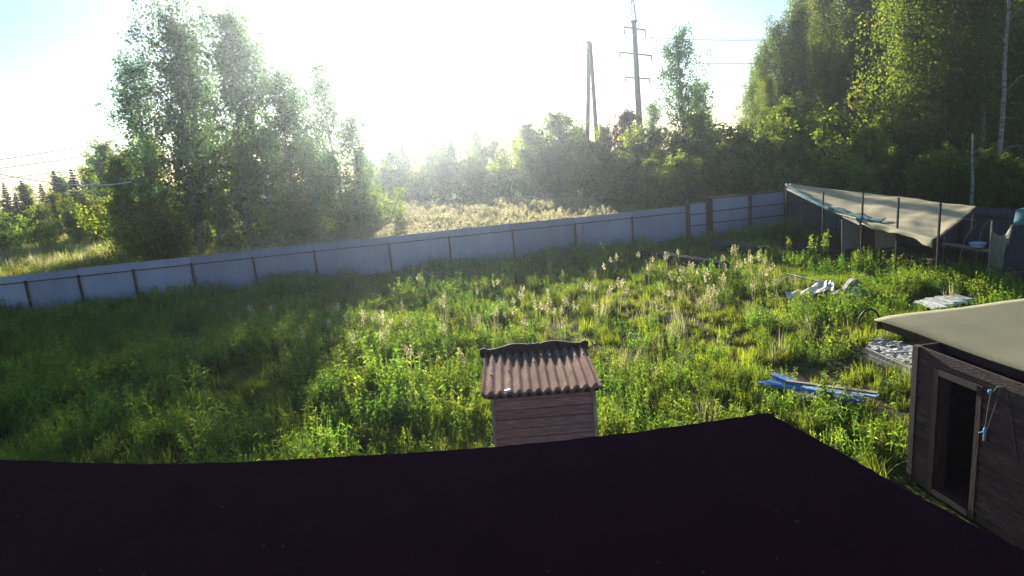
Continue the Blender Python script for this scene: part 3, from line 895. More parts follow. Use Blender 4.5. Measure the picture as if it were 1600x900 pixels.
# ------------------------------------------------------------------ litter and lumber in the grass
def sheet_heap(name, poly_px, z, label, mat, cat, amp=0.15, seed=1, thick=0.01, nx=14, ny=8):
    """crumpled sheet through four ground pixels"""
    rr = random.Random(seed)
    a, b, c, d = [P(x, y, zz) for x, y, zz in poly_px]
    rows = []
    ph = [rr.uniform(0, 6) for _ in range(6)]
    for i in range(ny + 1):
        row = []
        for j in range(nx + 1):
            u, v = j / nx, i / ny
            p = lerp(lerp(a, b, u), lerp(d, c, u), v)
            wv = amp * (math.sin(u * 7 + ph[0]) * math.cos(v * 5 + ph[1]) * 0.6 + math.sin(u * 15 + v * 9 + ph[2]) * 0.3 + rr.uniform(-.1, .1))
            row.append(p + Vector((wv * 0.3, wv * 0.2, wv + z)))
        rows.append(row)
    return tag(MB().grid(rows, thick).build(name, MAT[mat], loc=Vector((a.x, a.y, 0))), label, cat)
sheet_heap('plastic_sheet', [(1226, 462, .12), (1292, 442, .5), (1300, 455, .45), (1240, 468, .1)], 0.05, 'crumpled off-white sheet lying in the weeds, its end curled up', 'white_film', 'sheet', 0.12, 4)
sheet_heap('plastic_sheet', [(1284, 446, .45), (1300, 440, .55), (1306, 458, .35), (1290, 462, .25)], 0.05, 'small folded white flap between the pale sheet and grey cover', 'white_film', 'sheet', 0.14, 9, nx=8)
sheet_heap('folded_cover', [(1312, 462, .15), (1338, 438, .75), (1360, 464, .2), (1332, 473, .05)], 0.05, 'grey-blue cover humped over a heap in the weeds', 'grey_film', 'cover', 0.12, 12, nx=10)
def arch_board():
    pts = [P(x, y, z) for x, y, z in ((1300, 462, .2), (1318, 455, .4), (1330, 441, .72), (1338, 438, .78), (1348, 444, .6))]
    rows = [[catmull(pts, k / 20) + Vector((0.05 * i, 0.30 * i, 0.02)) for k in range(21)] for i in range(2)]
    tag(MB().grid(rows, 0.02).build('bent_board', MAT['wood_grey'], loc=Vector((pts[0].x, pts[0].y, 0))), 'bent grey-green sheet arched over the grey cover', 'board')
arch_board()
a, b = P(1229, 428, 0.35), P(1283, 441, 0.35)
tag(MB().beam(a, b, 0.09, 0.05).build('pale_batten', MAT['wood_grey'], loc=a - Vector((0, 0, .35))), 'pale wooden batten slanting through the weeds behind the white sheet', 'batten')

# blue planks near the hollow
def lumber(name, x0, y0, x1, y1, z, w, h, mat, label, group, tilt=0.0, cat='plank'):
    a, b = P(x0, y0, z), P(x1, y1, z)
    b.z += tilt
    return tag(MB().beam(a, b, w, h, jit=0.012).build(name, MAT[mat], loc=Vector((a.x, a.y, 0))), label, cat, group)
G = 'planks stacked by the hollow'
lumber('plank', 1206, 584, 1252, 602, 0.34, 0.17, 0.05, 'blue', 'short dark blue plank at the upper left of the blue stack', G)
lumber('plank', 1187, 597, 1300, 617, 0.22, 0.22, 0.06, 'blue', 'long blue plank sticking out furthest left', G)
lumber('plank', 1200, 594, 1350, 620, 0.27, 0.26, 0.05, 'blue_pale', 'pale worn blue plank in the middle of the blue stack', G)
lumber('plank', 1228, 596, 1371, 615, 0.36, 0.12, 0.05, 'wood_grey', 'grey unpainted batten lying along the top of the blue stack', G)
lumber('plank', 1280, 617, 1352, 627, 0.16, 0.26, 0.06, 'blue', 'lowest blue plank at the right end of the stack', G)
lumber('plank', 1338, 612, 1370, 620, 0.26, 0.2, 0.05, 'blue_pale', 'short pale plank end right of the blue stack', G)
lumber('plank', 1240, 612, 1330, 626, 0.08, 0.7, 0.08, 'wood_grey', 'grey bearer board beneath the blue planks', G)

# white boards behind the shed
G = 'white boards stacked behind the shed'
for k, (x0, y0, x1, y1, lab) in enumerate(((1436, 476, 1452, 470, 'short end board at the left of the white stack'), (1440, 470, 1470, 482, 'white board nearest the weeds in the stack behind the shed'), (1455, 466, 1486, 477, 'second white board from the left behind the shed'), (1470, 464, 1500, 473, 'white board lying right in the stack behind the shed'), (1485, 463, 1512, 469, 'rightmost pale board of the stack behind the shed'))):
    lumber('board', x0, y0, x1, y1, 0.3 + 0.03 * (k % 2), 0.42, 0.07, 'white_film' if k else 'wood_grey', lab, G, cat='board')
for k, (x, y) in enumerate(((1450, 482), (1490, 474))):
    c = P(x, y, 0.12)
    tag(MB().box(c, (0.7, 0.3, 0.26), Matrix.Rotation(0.4, 3, 'Z')).build('bearer_block', MAT['wood_trim'], loc=c), ('dark block under the left of the white boards', 'dark block under the right of the white boards')[k], 'block', 'blocks under white boards')

# strewn sheet with side boards left of the shed
def strewn():
    a, b, c, d = P(1352, 541, 0.22), P(1372, 527, 0.3), P(1470, 553, 0.3), P(1462, 590, 0.22)
    t = thing('slab_pallet', P(1400, 560, 0), 'pale scaly slab with edge boards lying left of the shed', 'slab')
    rows = []
    rr = random.Random(8)
    for i in range(13):
        rows.append([lerp(lerp(a, b, i / 12), lerp(d, c, i / 12), j / 22) + Vector((0, 0, rr.uniform(-.012, .02))) for j in range(23)])
    MB().grid(rows, 0.06).build('slab', MAT['leafy_sheet'], t)
    for o, nm in ((0.0, 'edge_board'), (-0.12, 'edge_board')):
        e = Vector((-0.10, -0.12, o - 0.03))
        MB().beam(a + e + Vector((0, -0.1 + o, 0)), d + e + Vector((0, -0.1 + o, 0)), 0.05, 0.13, jit=0.01).build(nm, MAT['wood_grey'], t)
    for s in (0.15, 0.55, 0.9):
        p, q = lerp(a, d, s), lerp(b, c, s)
        MB().beam(Vector((p.x, p.y, 0.08)), Vector((q.x, q.y, 0.08)), 0.1, 0.18).build('bearer', MAT['wood_trim'], t)
    # flakes lying on it
    for k in range(70):
        u, v = rr.random(), rr.random()
        p = lerp(lerp(a, b, u), lerp(d, c, u), v) + Vector((0, 0, 0.035))
        MB().box(p, (rr.uniform(.07, .2), rr.uniform(.04, .10), 0.008), Matrix.Rotation(rr.uniform(0, 6), 3, 'Z') @ Matrix.Rotation(rr.uniform(-.35, .35), 3, 'X')).build('flake', MAT['white_film' if k % 3 else 'wood_grey'], t)
strewn()
# hose loop
pts = [P(1344, 512, 0.0) + Vector((0, 0, 0.02))]
c = P(1358, 506, 0.35)
for k in range(17):
    a_ = math.pi * (1.05 - k / 16 * 1.1)
    pts.append(c + Vector((math.cos(a_) * 0.30, 0.0, math.sin(a_) * 0.42)))
tag(MB().tube(pts, 0.028, 8).build('hose_loop', MAT['rubber'], loc=P(1358, 510, 0), smooth=True), 'black hose loop standing up by the shed roof corner', 'hose')

# ------------------------------------------------------------------ poles and wires
def build_a_pole():
    Y = 78.0
    top = PY(921, 64, Y)
    bl, br = PY(918.5, 206, Y), PY(931, 206, Y)
    def down(p, q):     # follow the leg to the ground
        k = (p.z + 0.3) / (p.z - q.z)
        return p + (q - p) * k
    t = thing('wooden_a_pole', Vector(((bl.x + br.x) / 2, Y, 0)), 'weathered wooden A-shaped utility pole standing left of the pylon', 'pole')
    MB().tube([down(top, bl), top + Vector((-0.05, 0, 0))], [0.30, 0.22], 10).build('leg', MAT['wood_pole'], t, smooth=True)
    MB().tube([down(top, br), top + Vector((0.10, 0, -0.2))], [0.30, 0.20], 10).build('leg', MAT['wood_pole'], t, smooth=True)
    mid = lerp(top, (bl + br) / 2, 0.52)
    MB().beam(mid + Vector((-0.35, 0, 0)), mid + Vector((0.4, 0, 0)), 0.10, 0.12).build('brace', MAT['wood_pole'], t)
    for k, s in enumerate((0.02, 0.10, 0.16, 0.20)):
        p = lerp(top, bl, s)
        MB().beam(p + Vector((-0.32, 0, 0)), p + Vector((0.1, 0, 0)), 0.07, 0.06).build('bracket', MAT['steel'], t)
        q = p + Vector((-0.32, 0, 0.0))
        MB().tube([q + Vector((0, 0, -0.02)), q + Vector((0, 0, 0.06)), q + Vector((0, 0, 0.12)), q + Vector((0, 0, 0.2))], [0.05, 0.1, 0.07, 0.05], 8).build('insulator', MAT['insulator'], t)
build_a_pole()

WIRE_ENDS = []
def build_pylon():
    Y = 92.0
    base = PY(1002, 250, Y); lat0 = PY(990.5, 32, Y); tip = PY(987, -22, Y)
    t = thing('power_pylon', Vector((base.x + 0.3, Y, 0)), 'tall slim power pylon with three crossarms and lattice top', 'pylon')
    d = (lat0 - base)
    foot = base - d * ((base.z + 0.3) / d.z)
    MB().tube([foot, lerp(foot, lat0, 0.5), lat0], [0.50, 0.42, 0.32], 14).build('shaft', MAT['concrete'], t, smooth=True)
    # lattice spire
    ax = (tip - lat0)
    cs = [Vector((sx * 0.30, sy * 0.30, 0)) for sx, sy in ((-1, -1), (1, -1), (1, 1), (-1, 1))]
    for c in cs:
        MB().beam(lat0 + c - Vector((0, 0, .3)), tip + c * 0.2, 0.07, 0.07).build('lattice_leg', MAT['steel'], t)
    for k in range(6):
        z0, z1 = k / 6, (k + 1) / 6
        b = MB()
        for i in range(4):
            a, e = cs[i], cs[(i + 1) % 4]
            b.beam(lat0 + ax * z0 + a * (1 - 0.8 * z0), lat0 + ax * z1 + e * (1 - 0.8 * z1), 0.045, 0.045)
        b.build('lattice_brace', MAT['steel'], t)
    MB().beam(lat0 + Vector((-.55, 0, -0.1)), lat0 + Vector((.55, 0, -0.1)), 0.5, 0.12).build('head_plate', MAT['steel'], t)
    for (xl, yl, xr, yr, drop) in ((975, 42, 1008, 47, 0.9), (968, 81.5, 1018, 87, 0.7), (977, 121, 1015, 123, 0.6)):
        a, e = PY(xl, yl, Y), PY(xr, yr, Y)
        MB().beam(a, e, 0.16, 0.20).build('crossarm', MAT['steel'], t)
        m = lerp(a, e, 0.55)
        MB().beam(m + Vector((-.9, 0, -.1)), m + Vector((0, 0, -0.9)), 0.06, 0.06).build('arm_strut', MAT['steel'], t)
        MB().beam(m + Vector((.9, 0, -.1)), m + Vector((0.05, 0, -0.9)), 0.06, 0.06).build('arm_strut', MAT['steel'], t)
        for p in (a, e):
            pts, rd = [], []
            for k in range(9):
                pts.append(p + Vector((0, 0, -drop * k / 8))); rd.append(0.06 if k % 2 else 0.13)
            MB().tube(pts, rd, 8).build('insulator_string', MAT['insulator'], t)
            WIRE_ENDS.append(p + Vector((0, 0, -drop)))
    return t
build_pylon()
def wire(p, q, sag, r, label, mat='wire', group='power lines'):
    pts = [lerp(p, q, k / 30) + Vector((0, 0, -sag * 4 * (k / 30) * (1 - k / 30))) for k in range(31)]
    tag(MB().tube(pts, r, 5).build('power_line', MAT[mat], loc=p), label, 'wire', group)
# from the pylon's right arm ends over the clearing
rt = [PY(1700, 18, 60), PY(1700, 52, 60), PY(1700, 88, 60)]
for k, lab in enumerate(('topmost wire right of the pylon', 'middle wire right of the pylon', 'lowest wire right of the pylon')):
    wire(WIRE_ENDS[2 * k + 1], rt[k], 1.2, 0.038, lab)
lt = [PY(-60, 259, 70), PY(-60, 271, 70), PY(-60, 286, 70)]
for k, lab in enumerate(('topmost wire running left across the sky to the pylon', 'middle wire running left across the sky', 'lowest of three wires in the left sky')):
    wire(WIRE_ENDS[2 * k], lt[k], 1.0, 0.038, lab)
# slack cable at the left, sunlight put into its colour: hung between two thin posts
p, q = PY(-20, 268, 38), PY(205, 284, 38)
m = PY(110, 288, 38)
pts = [p * (1 - s) ** 2 + (m * 2 - (p + q) / 2) * (2 * s * (1 - s)) + q * s * s for s in [k / 24 for k in range(25)]]
tag(MB().tube(pts, 0.028, 6).build('slack_cable', MAT['wire_sunlit'], loc=p), 'slack cable coloured as sunlit, hanging before the left treetops', 'cable')
# far thin post above the meadow trees
q = PY(605, 214, 118)
tag(MB().tube([Vector((q.x, q.y, -0.2)), q], [0.2, 0.14], 8).build('far_pole', MAT['wood_pole'], loc=Vector((q.x, q.y, 0))), 'thin distant pole rising above the meadow treeline', 'pole')

# ------------------------------------------------------------------ vegetation: leaf meshes made with numpy
def quads_mesh(name, V, mat, tint, nper=4):
    """V: (N, nper, 3) leaf polygons"""
    N = len(V)
    me = bpy.data.meshes.new(name)
    me.vertices.add(N * nper)
    me.vertices.foreach_set('co', V.reshape(-1).astype(np.float32))
    me.loops.add(N * nper)
    me.loops.foreach_set('vertex_index', np.arange(N * nper, dtype=np.int32))
    me.polygons.add(N)
    me.polygons.foreach_set('loop_start', np.arange(0, N * nper, nper, dtype=np.int32))
    me.polygons.foreach_set('loop_total', np.full(N, nper, dtype=np.int32))
    at = me.attributes.new('tint', 'FLOAT', 'POINT')
    at.data.foreach_set('value', np.repeat(tint, nper).astype(np.float32))
    me.materials.append(mat)
    me.update(calc_edges=True)
    return me

def unit(a):
    return a / (np.linalg.norm(a, axis=-1, keepdims=True) + 1e-9)

def leaf_quads(rng, C, size, elong=1.5, droop=0.0):
    """rhombic leaves of random set, C: (N,3) centres"""
    N = len(C)
    a = unit(rng.normal(size=(N, 3)) + np.array([0, 0, -droop]))
    b = unit(np.cross(a, rng.normal(size=(N, 3))))
    s = (size * rng.uniform(0.6, 1.35, N))[:, None]
    n = np.cross(a, b)
    return np.stack([C - a * s * elong * 0.5, C + b * s * 0.5 + n * s * 0.12, C + a * s * elong * 0.5, C - b * s * 0.5 + n * s * 0.12], axis=1)

def tree_mesh(seed, h, kind):
    rng = np.random.default_rng(seed)
    rr = random.Random(seed)
    tb = MB()
    cent, tints = [], []
    def branch(p, az, el, ln, r0, nleaf, sig, droop, sub=0, hang=0.5):
        pts = [Vector(p)]
        d = Vector((math.cos(az) * math.cos(el), math.sin(az) * math.cos(el), math.sin(el)))
        k = 5
        for i in range(k):
            d = (d + Vector((rr.uniform(-.22, .22), rr.uniform(-.22, .22), rr.uniform(-.12, .12) - droop * (i / k)))).normalized()
            pts.append(pts[-1] + d * (ln / k))
        tb.tube(pts, [r0 * (1 - 0.85 * i / k) for i in range(k + 1)], 4, cap=False)
        A = np.array([tuple(q) for q in pts])
        n = nleaf
        # leaves gather in sprays along the limb
        ns = max(3, int(ln * 3.2))
        sp = rng.uniform(0.2, 1.0, ns)
        which = rng.integers(0, ns, n)
        s = np.clip(sp[which] + rng.normal(0, 0.05, n), 0, 0.999) * k
        i0 = s.astype(int); fr = (s - i0)[:, None]
        q = A[i0] * (1 - fr) + A[np.minimum(i0 + 1, k)] * fr
        offs = rng.normal(0, sig, (ns, 3))
        q = q + offs[which] + rng.normal(0, sig * 0.55, (n, 3)) * np.array([1, 1, 1.1])
        q[:, 2] -= rng.exponential(hang * sig, n)
        cent.append(q)
        bt = rng.uniform(0.15, 0.75, ns)
        tints.append(np.clip(bt[which] + rng.normal(0, 0.16, n), 0, 1))
        if sub:
            for _ in range(sub):
                j = rr.randint(2, k)
                branch(pts[j], az + rr.uniform(-1.1, 1.1), el * 0.5 + rr.uniform(-.3, .4), ln * rr.uniform(.35, .55), r0 * .4, nleaf // 3, sig, droop, 0, hang)
        return pts
    if kind in ('birch', 'tall', 'dense'):
        P_ = {'birch': dict(nb=46, rm=0.19, t0=0.16, nl=150, sig=0.32, dr=0.35, hang=1.1, ls=0.15, tr=0.010, pe=1.15),
              'tall': dict(nb=62, rm=0.155, t0=0.10, nl=270, sig=0.40, dr=0.5, hang=1.8, ls=0.145, tr=0.010, pe=0.8),
              'dense': dict(nb=46, rm=0.24, t0=0.10, nl=135, sig=0.36, dr=0.2, hang=0.5, ls=0.17, tr=0.012, pe=0.95)}[kind]
        pts, rd = [], []
        p = Vector((0, 0, -0.25)); dx = Vector((rr.uniform(-.03, .03), rr.uniform(-.03, .03), 1))
        n = 10
        for i in range(n + 1):
            pts.append(p.copy()); rd.append(h * P_['tr'] * (1 - 0.92 * i / n) + 0.012)
            dx = (dx + Vector((rr.uniform(-.05, .05), rr.uniform(-.05, .05), 0))).normalized()
            p = p + dx * (h * 1.0 / n)
        tb.tube(pts, rd, 7)
        for b in range(P_['nb']):
            t = P_['t0'] + (1 - P_['t0']) * ((b + rr.random()) / P_['nb']) ** 0.9
            s = t * n; i = min(int(s), n - 1)
            q = lerp(pts[i], pts[i + 1], s - i)
            w = (t - P_['t0']) / (1 - P_['t0'])
            prof = (math.sin(math.pi * min(1, (w * 0.92 + 0.06)) ** P_['pe'])) ** 0.6
            ln = h * P_['rm'] * max(0.10, prof) * rr.uniform(0.7, 1.3)
            branch(q, b * 2.399 + rr.uniform(-.5, .5), rad(rr.uniform(25, 60)) + 0.3 * w, ln, 0.012 * ln + 0.012, int(P_['nl'] * (0.45 + 0.8 * prof)), P_['sig'] * (h / 16) ** 0.5, P_['dr'], 1, P_['hang'])
        q = pts[-1]
        ls = P_['ls']
        elong, dl = 1.35, 0.5
    elif kind == 'willow':
        ns = rr.randint(5, 8)
        for sidx in range(ns):
            az = sidx * 6.283 / ns + rr.uniform(-.5, .5)
            lean = rr.uniform(0.08, 0.42)
            hh = h * rr.uniform(0.75, 1.02)
            pts = [Vector((math.cos(az) * 0.15, math.sin(az) * 0.15, -0.2))]
            d = Vector((math.cos(az) * lean, math.sin(az) * lean, 1)).normalized()
            for i in range(7):
                d = (d + Vector((rr.uniform(-.1, .1), rr.uniform(-.1, .1), 0.03))).normalized()
                pts.append(pts[-1] + d * hh / 7)
            tb.tube(pts, [0.06 * (1 - .88 * i / 7) * h / 6 + 0.006 for i in range(8)], 5, cap=False)
            for b in range(12):
                t = 0.12 + 0.88 * (b + rr.random()) / 12
                s = t * 7; i = min(int(s), 6)
                q = lerp(pts[i], pts[i + 1], s - i)
                ln = h * 0.22 * (1.15 - 0.75 * t) * rr.uniform(.6, 1.3)
                branch(q, az + rr.uniform(-1.9, 1.9), rad(rr.uniform(10, 60)), ln + 0.2, 0.02, 85, 0.30 * (h / 6) ** 0.6, 0.15, 0, 0.5)
        ls = 0.14; elong, dl = 1.8, 0.2
    elif kind == 'spruce':
        tb.tube([Vector((0, 0, -0.25)), Vector((0, 0, h * .5)), Vector((0, 0, h))], [h * 0.014, h * 0.008, 0.01], 7)
        lv = int(h * 2.4)
        for i in range(lv):
            t = 0.06 + 0.94 * i / lv
            ln = h * 0.21 * (1.0 - t) ** 0.9 + 0.05
            for k in range(7):
                az = k * 0.898 + i * 1.3 + rr.uniform(-.2, .2)
                el = rad(rr.uniform(-22, 2)) + 0.5 * t
                d = Vector((math.cos(az) * math.cos(el), math.sin(az) * math.cos(el), math.sin(el)))
                p0 = Vector((0, 0, t * h))
                l2 = ln * rr.uniform(.75, 1.15)
                tb.tube([p0, p0 + d * l2], [0.015, 0.004], 3, cap=False)
                n = int(5 + 62 * (1 - t))
                s = rng.uniform(0.12, 1.0, n)
                q = np.array(tuple(p0)) + np.array(tuple(d)) * (s * l2)[:, None] + rng.normal(0, 0.03 + 0.08 * (1 - t), (n, 3)) * np.array([1, 1, 0.6])
                q[:, 2] -= rng.exponential(0.10 * (1 - t) + 0.01, n)
                cent.append(q); tints.append(np.clip(rng.normal(0.45, 0.2, n), 0, 1))
        ls = 0.17; elong, dl = 1.9, 0.4
    Cn = np.concatenate(cent); Ti = np.concatenate(tints)
    keep = Cn[:, 2] > 0.15
    Cn, Ti = Cn[keep], Ti[keep]
    V = leaf_quads(rng, Cn, ls, elong, dl)
    return tb, V, Ti

TREES = {}
def family(key, kind, h, seeds, leafmat, bark):
    TREES[key] = []
    for s in seeds:
        tb, V, Ti = tree_mesh(s, h, kind)
        tm = tb.mesh('trunk', MAT[bark], True)
        cm = quads_mesh('crown', V, MAT[leafmat], Ti)
        TREES[key].append((tm, cm, h))
family('birch', 'birch', 17.0, (1, 2, 3, 4), 'leaf_birch', 'bark_birch')
family('tall', 'tall', 22.0, (11, 12, 13), 'leaf_wood', 'bark_birch')
family('dense', 'dense', 11.0, (21, 22, 23), 'leaf_willow', 'bark')
family('willow', 'willow', 6.5, (31, 32, 33, 34), 'leaf_willow', 'bark')
family('spruce', 'spruce', 9.0, (41, 42), 'needle', 'bark')
TREES['red'] = [(TREES['dense'][1][0], TREES['dense'][1][1].copy(), 11.0)]
TREES['red'][0][1].materials[0] = MAT['leaf_red']
NAME = {'birch': 'birch_tree', 'tall': 'birch_tree', 'dense': 'broadleaf_tree', 'willow': 'willow_bush', 'spruce': 'spruce_tree', 'red': 'broadleaf_tree'}
TR = random.Random(99)
def place_tree(key, x, y, h, label, group, width=1.0, var=None, lean=0.0):
    vs = TREES[key]
    tm, cm, h0 = vs[TR.randrange(len(vs)) if var is None else var % len(vs)]
    s = h / h0
    t = bpy.data.objects.new(NAME[key], None)
    COL.objects.link(t)
    t.location = (x, y, 0)
    t.rotation_euler = (lean * 0.5, lean, TR.uniform(0, 6.28))
    t.scale = (s * width, s * width, s)
    tag(t, label, 'bush' if key == 'willow' else 'tree', group)
    for nm, me in (('trunk', tm), ('crown', cm)):
        o = bpy.data.objects.new(nm, me)
        COL.objects.link(o); o.parent = t
    return t
def tree_px(key, px, ptop, Y, label, group, width=1.0, var=None):
    """a tree whose top stands at this place of the photo, Y metres off"""
    q = PY(px, ptop, Y)
    return place_tree(key, q.x, q.y, q.z, label, group, width, var)

# the birch clump on the left
G = 'birches of the clump behind the left fence'
for key, px, pt, Y, w, v, lab in (
    ('birch', 196, 92, 45, 1.0, 0, 'birch at the left edge of the clump, lower than its neighbours'),
    ('birch', 246, 10, 46, 1.0, 1, 'tallest birch of the left clump, pointed top'),
    ('birch', 288, 52, 49, 1.0, 2, 'birch between the two tallest of the left clump'),
    ('birch', 330, 28, 45, 1.05, 3, 'tall birch with forked top in the middle of the left clump'),
    ('birch', 378, 36, 47, 1.0, 0, 'tall birch right of the forked top'),
    ('birch', 428, 108, 44, 1.05, 2, 'shorter birch with rounded top in the left clump'),
    ('birch', 460, 138, 48, 1.0, 1, 'small birch in the dip of the left clump'),
    ('birch', 508, 94, 45, 1.05, 3, 'birch at the right end of the clump, slim top before the glare'),
    ('birch', 548, 178, 44, 1.0, 0, 'low birch at the far right edge of the clump')):
    tree_px(key, px, pt, Y, lab, G, w, v)
G = 'bushes along the foot of the birch clump'
for k, (px, pt, Y) in enumerate(((182, 250, 46), (238, 296, 40), (292, 262, 50), (345, 310, 40), (392, 250, 50), (450, 292, 41), (505, 250, 49), (548, 268, 43), (578, 285, 46), (225, 215, 52), (300, 205, 53), (365, 210, 52), (430, 208, 53), (480, 220, 52))):  # the tall dense trees furthest back are added to block sunlight
    tree_px('willow' if k % 3 and Y < 51.5 else 'dense', px, pt, Y, 'dark bush filling the foot of the left birch clump', G, 1.1)

# left skyline and slope
G = 'small spruces on the left skyline'
for px, pt in ((4, 284), (32, 280), (82, 264), (110, 262), (150, 240), (22, 300), (62, 285), (172, 236), (130, 262), (196, 236)):
    tree_px('spruce', px, pt, 96 + (px % 5), 'small dark spruce on the left skyline', G, 1.0)
tree_px('dense', 152, 226, 70, 'rounded dark tree closing the gap left of the birch clump', None, 0.9)
G = 'bushes on the slope behind the left fence'
for k, (px, pt, Y) in enumerate(((-45, 322, 70), (-10, 330, 66), (22, 326, 68), (55, 314, 72), (85, 304, 70), (120, 305, 66), (150, 300, 62), (185, 285, 50), (205, 305, 46), (232, 318, 43), (5, 340, 58), (60, 335, 60), (110, 328, 58))):
    tree_px('willow' if k % 4 else 'dense', px, pt, Y, 'green bush on the slope behind the left end of the fence', G, 1.15)
G = 'far trees on the left'
for px, pt in ((-60, 270), (-20, 292), (40, 290), (95, 276), (140, 262), (190, 240)):
    tree_px('dense', px, pt, 100, 'far dark tree behind the spruces on the left', G, 1.2)

# treeline behind the meadow
G = 'low trees lining the far side of the meadow'
k = 0
for px, pt, Y in ((560, 240, 84), (583, 232, 88), (606, 236, 82), (630, 228, 90), (655, 232, 84), (680, 222, 88), (705, 216, 86), (728, 222, 80), (745, 206, 92), (768, 220, 84), (790, 218, 82), (812, 206, 78), (835, 192, 76), (858, 178, 72), (880, 176, 74), (900, 200, 78), (925, 205, 74), (948, 198, 70), (596, 262, 72), (640, 258, 74), (690, 250, 72), (735, 246, 70), (780, 240, 68), (826, 232, 66), (870, 228, 64), (912, 236, 62), (955, 232, 60)):
    tree_px(('dense', 'willow', 'dense')[k % 3], px, pt, Y, 'rounded green tree in the treeline behind the pale meadow', G, 1.12)
    k += 1
tree_px('spruce', 742, 200, 95, 'small spruce tip above the meadow treeline', None, 1.0)
tree_px('red', 974, 178, 66, 'reddish tree between the A-shaped pole and the pylon', None, 1.0)

# between the meadow and the wood
tree_px('birch', 1066, 52, 58, 'tall loose birch standing alone right of the pylon', None, 0.95, 1)
tree_px('birch', 1100, 130, 60, 'smaller birch leaning on the lone birch from the right', None, 0.9, 3)
tree_px('birch', 1022, 160, 64, 'slender young birch just right of the pylon', None, 0.9, 2)
G = 'willows between the pylon and the wood'
k = 0
for px, pt, Y in ((985, 222, 58), (1012, 205, 60), (1040, 188, 58), (1068, 200, 54), (1098, 180, 56), (1128, 172, 58), (1150, 190, 52), (1010, 252, 50), (1050, 240, 48), (1090, 236, 47), (1130, 228, 48), (1168, 215, 47), (1195, 178, 52), (1225, 165, 54), (1258, 178, 50), (1210, 232, 45), (1250, 225, 44), (1290, 215, 44), (1330, 205, 45), (1368, 200, 44), (1300, 176, 52), (1345, 140, 54), (1385, 178, 50), (1290, 250, 41), (1340, 245, 40), (1395, 236, 40), (1440, 230, 39), (1490, 226, 38), (1540, 236, 36), (1590, 230, 36), (1640, 230, 36)):
    tree_px(('willow', 'dense', 'willow')[k % 3], px, pt, Y, 'leafy willow thicket between the pylon and the wood', G, 1.1)
    k += 1

# the wood on the right
G = 'tall birches of the wood'
for px, pt, Y, w, lab in ((1172, 92, 74, .9, 'outermost birch at the left edge of the wood'),
    (1200, 66, 70, .9, 'second birch from the left edge of the wood'),
    (1232, 30, 72, 1.0, 'birch at the step of the wood outline under the wires'),
    (1262, 4, 68, 1.0, 'birch whose top just reaches the frame in the wood'),
    (1300, -30, 70, 1.0, 'dark tall birch in the middle of the wood'),
    (1340, -50, 66, 1.0, 'dark tall birch left of the bright curtain of leaves'),
    (1375, -60, 68, 1.0, 'dark birch deep in the wood by the bright tree'),
    (1285, 60, 62, .9, 'lower birch in front of the dark wood'),
    (1210, 118, 62, .9, 'low birch at the foot of the wood, left'),
    (1440, -160, 47, .95, 'bright yellow-green birch with a hanging curtain of leaves'),
    (1500, -190, 45, .95, 'bright tall birch left of the white trunk'),
    (1565, -230, 43, .85, 'birch with a conspicuous white trunk at the right edge'),
    (1625, -200, 44, 1.0, 'birch cut by the right edge of the picture'),
    (1690, -180, 46, 1.0, 'birch just beyond the right edge of the wood')):
    tree_px('tall', px, pt, Y, lab, G, w)
G = 'birches deep in the wood'
for px, pt, Y in ((1255, -20, 84), (1300, -60, 86), (1350, -80, 82), (1400, -90, 80), (1450, -100, 74), (1510, -110, 70), (1570, -120, 68), (1640, -120, 64), (1420, -60, 60), (1480, -80, 58), (1540, -80, 56), (1600, -80, 54), (1320, 20, 60), (1370, 30, 58)):
    tree_px('tall', px, pt, Y, 'dim birch deep inside the wood on the right', G, 1.1)
ORD = ['first', 'second', 'third', 'fourth', 'fifth', 'sixth', 'seventh', 'eighth', 'ninth', 'tenth', 'eleventh', 'twelfth', 'thirteenth', 'fourteenth', 'fifteenth', 'sixteenth', 'seventeenth', 'eighteenth', 'nineteenth', 'twentieth']
def relabel(group, rows, phrase):
    """tell alike neighbours apart by row and by count from the left of the photo"""
    obs = [o for o in COL.objects if o.get('group') == group and o.parent is None]
    obs.sort(key=lambda o: o.location.y)
    cuts = [i * len(obs) // len(rows) for i in range(len(rows) + 1)]
    for r_, name in enumerate(rows):
        part = sorted(obs[cuts[r_]:cuts[r_ + 1]], key=lambda o: o.location.x / o.location.y)
        for i, o in enumerate(part):
            o['label'] = phrase % ('leftmost' if i == 0 else 'rightmost' if i == len(part) - 1 else ORD[i] + ' from left', name)
relabel('willows between the pylon and the wood', ('front row', 'middle row', 'back row'), 'leafy thicket right of the pylon, %s in its %s')
relabel('low trees lining the far side of the meadow', ('near row', 'middle row', 'far row'), 'rounded green tree behind the pale meadow, %s in the %s')
relabel('bushes along the foot of the birch clump', ('front', 'back thickened to block light'), 'dark bush at the foot of the birch clump, %s along its %s')
relabel('bushes on the slope behind the left fence', ('near row', 'far row'), 'green bush on the left slope, %s in the %s')
relabel('small spruces on the left skyline', ('skyline',), 'small dark spruce, %s on the left %s')
relabel('far trees on the left', ('spruces',), 'far dark tree, %s behind the left %s')
relabel('birches deep in the wood', ('near row', 'far row'), 'dim birch deep in the wood, %s in the %s')
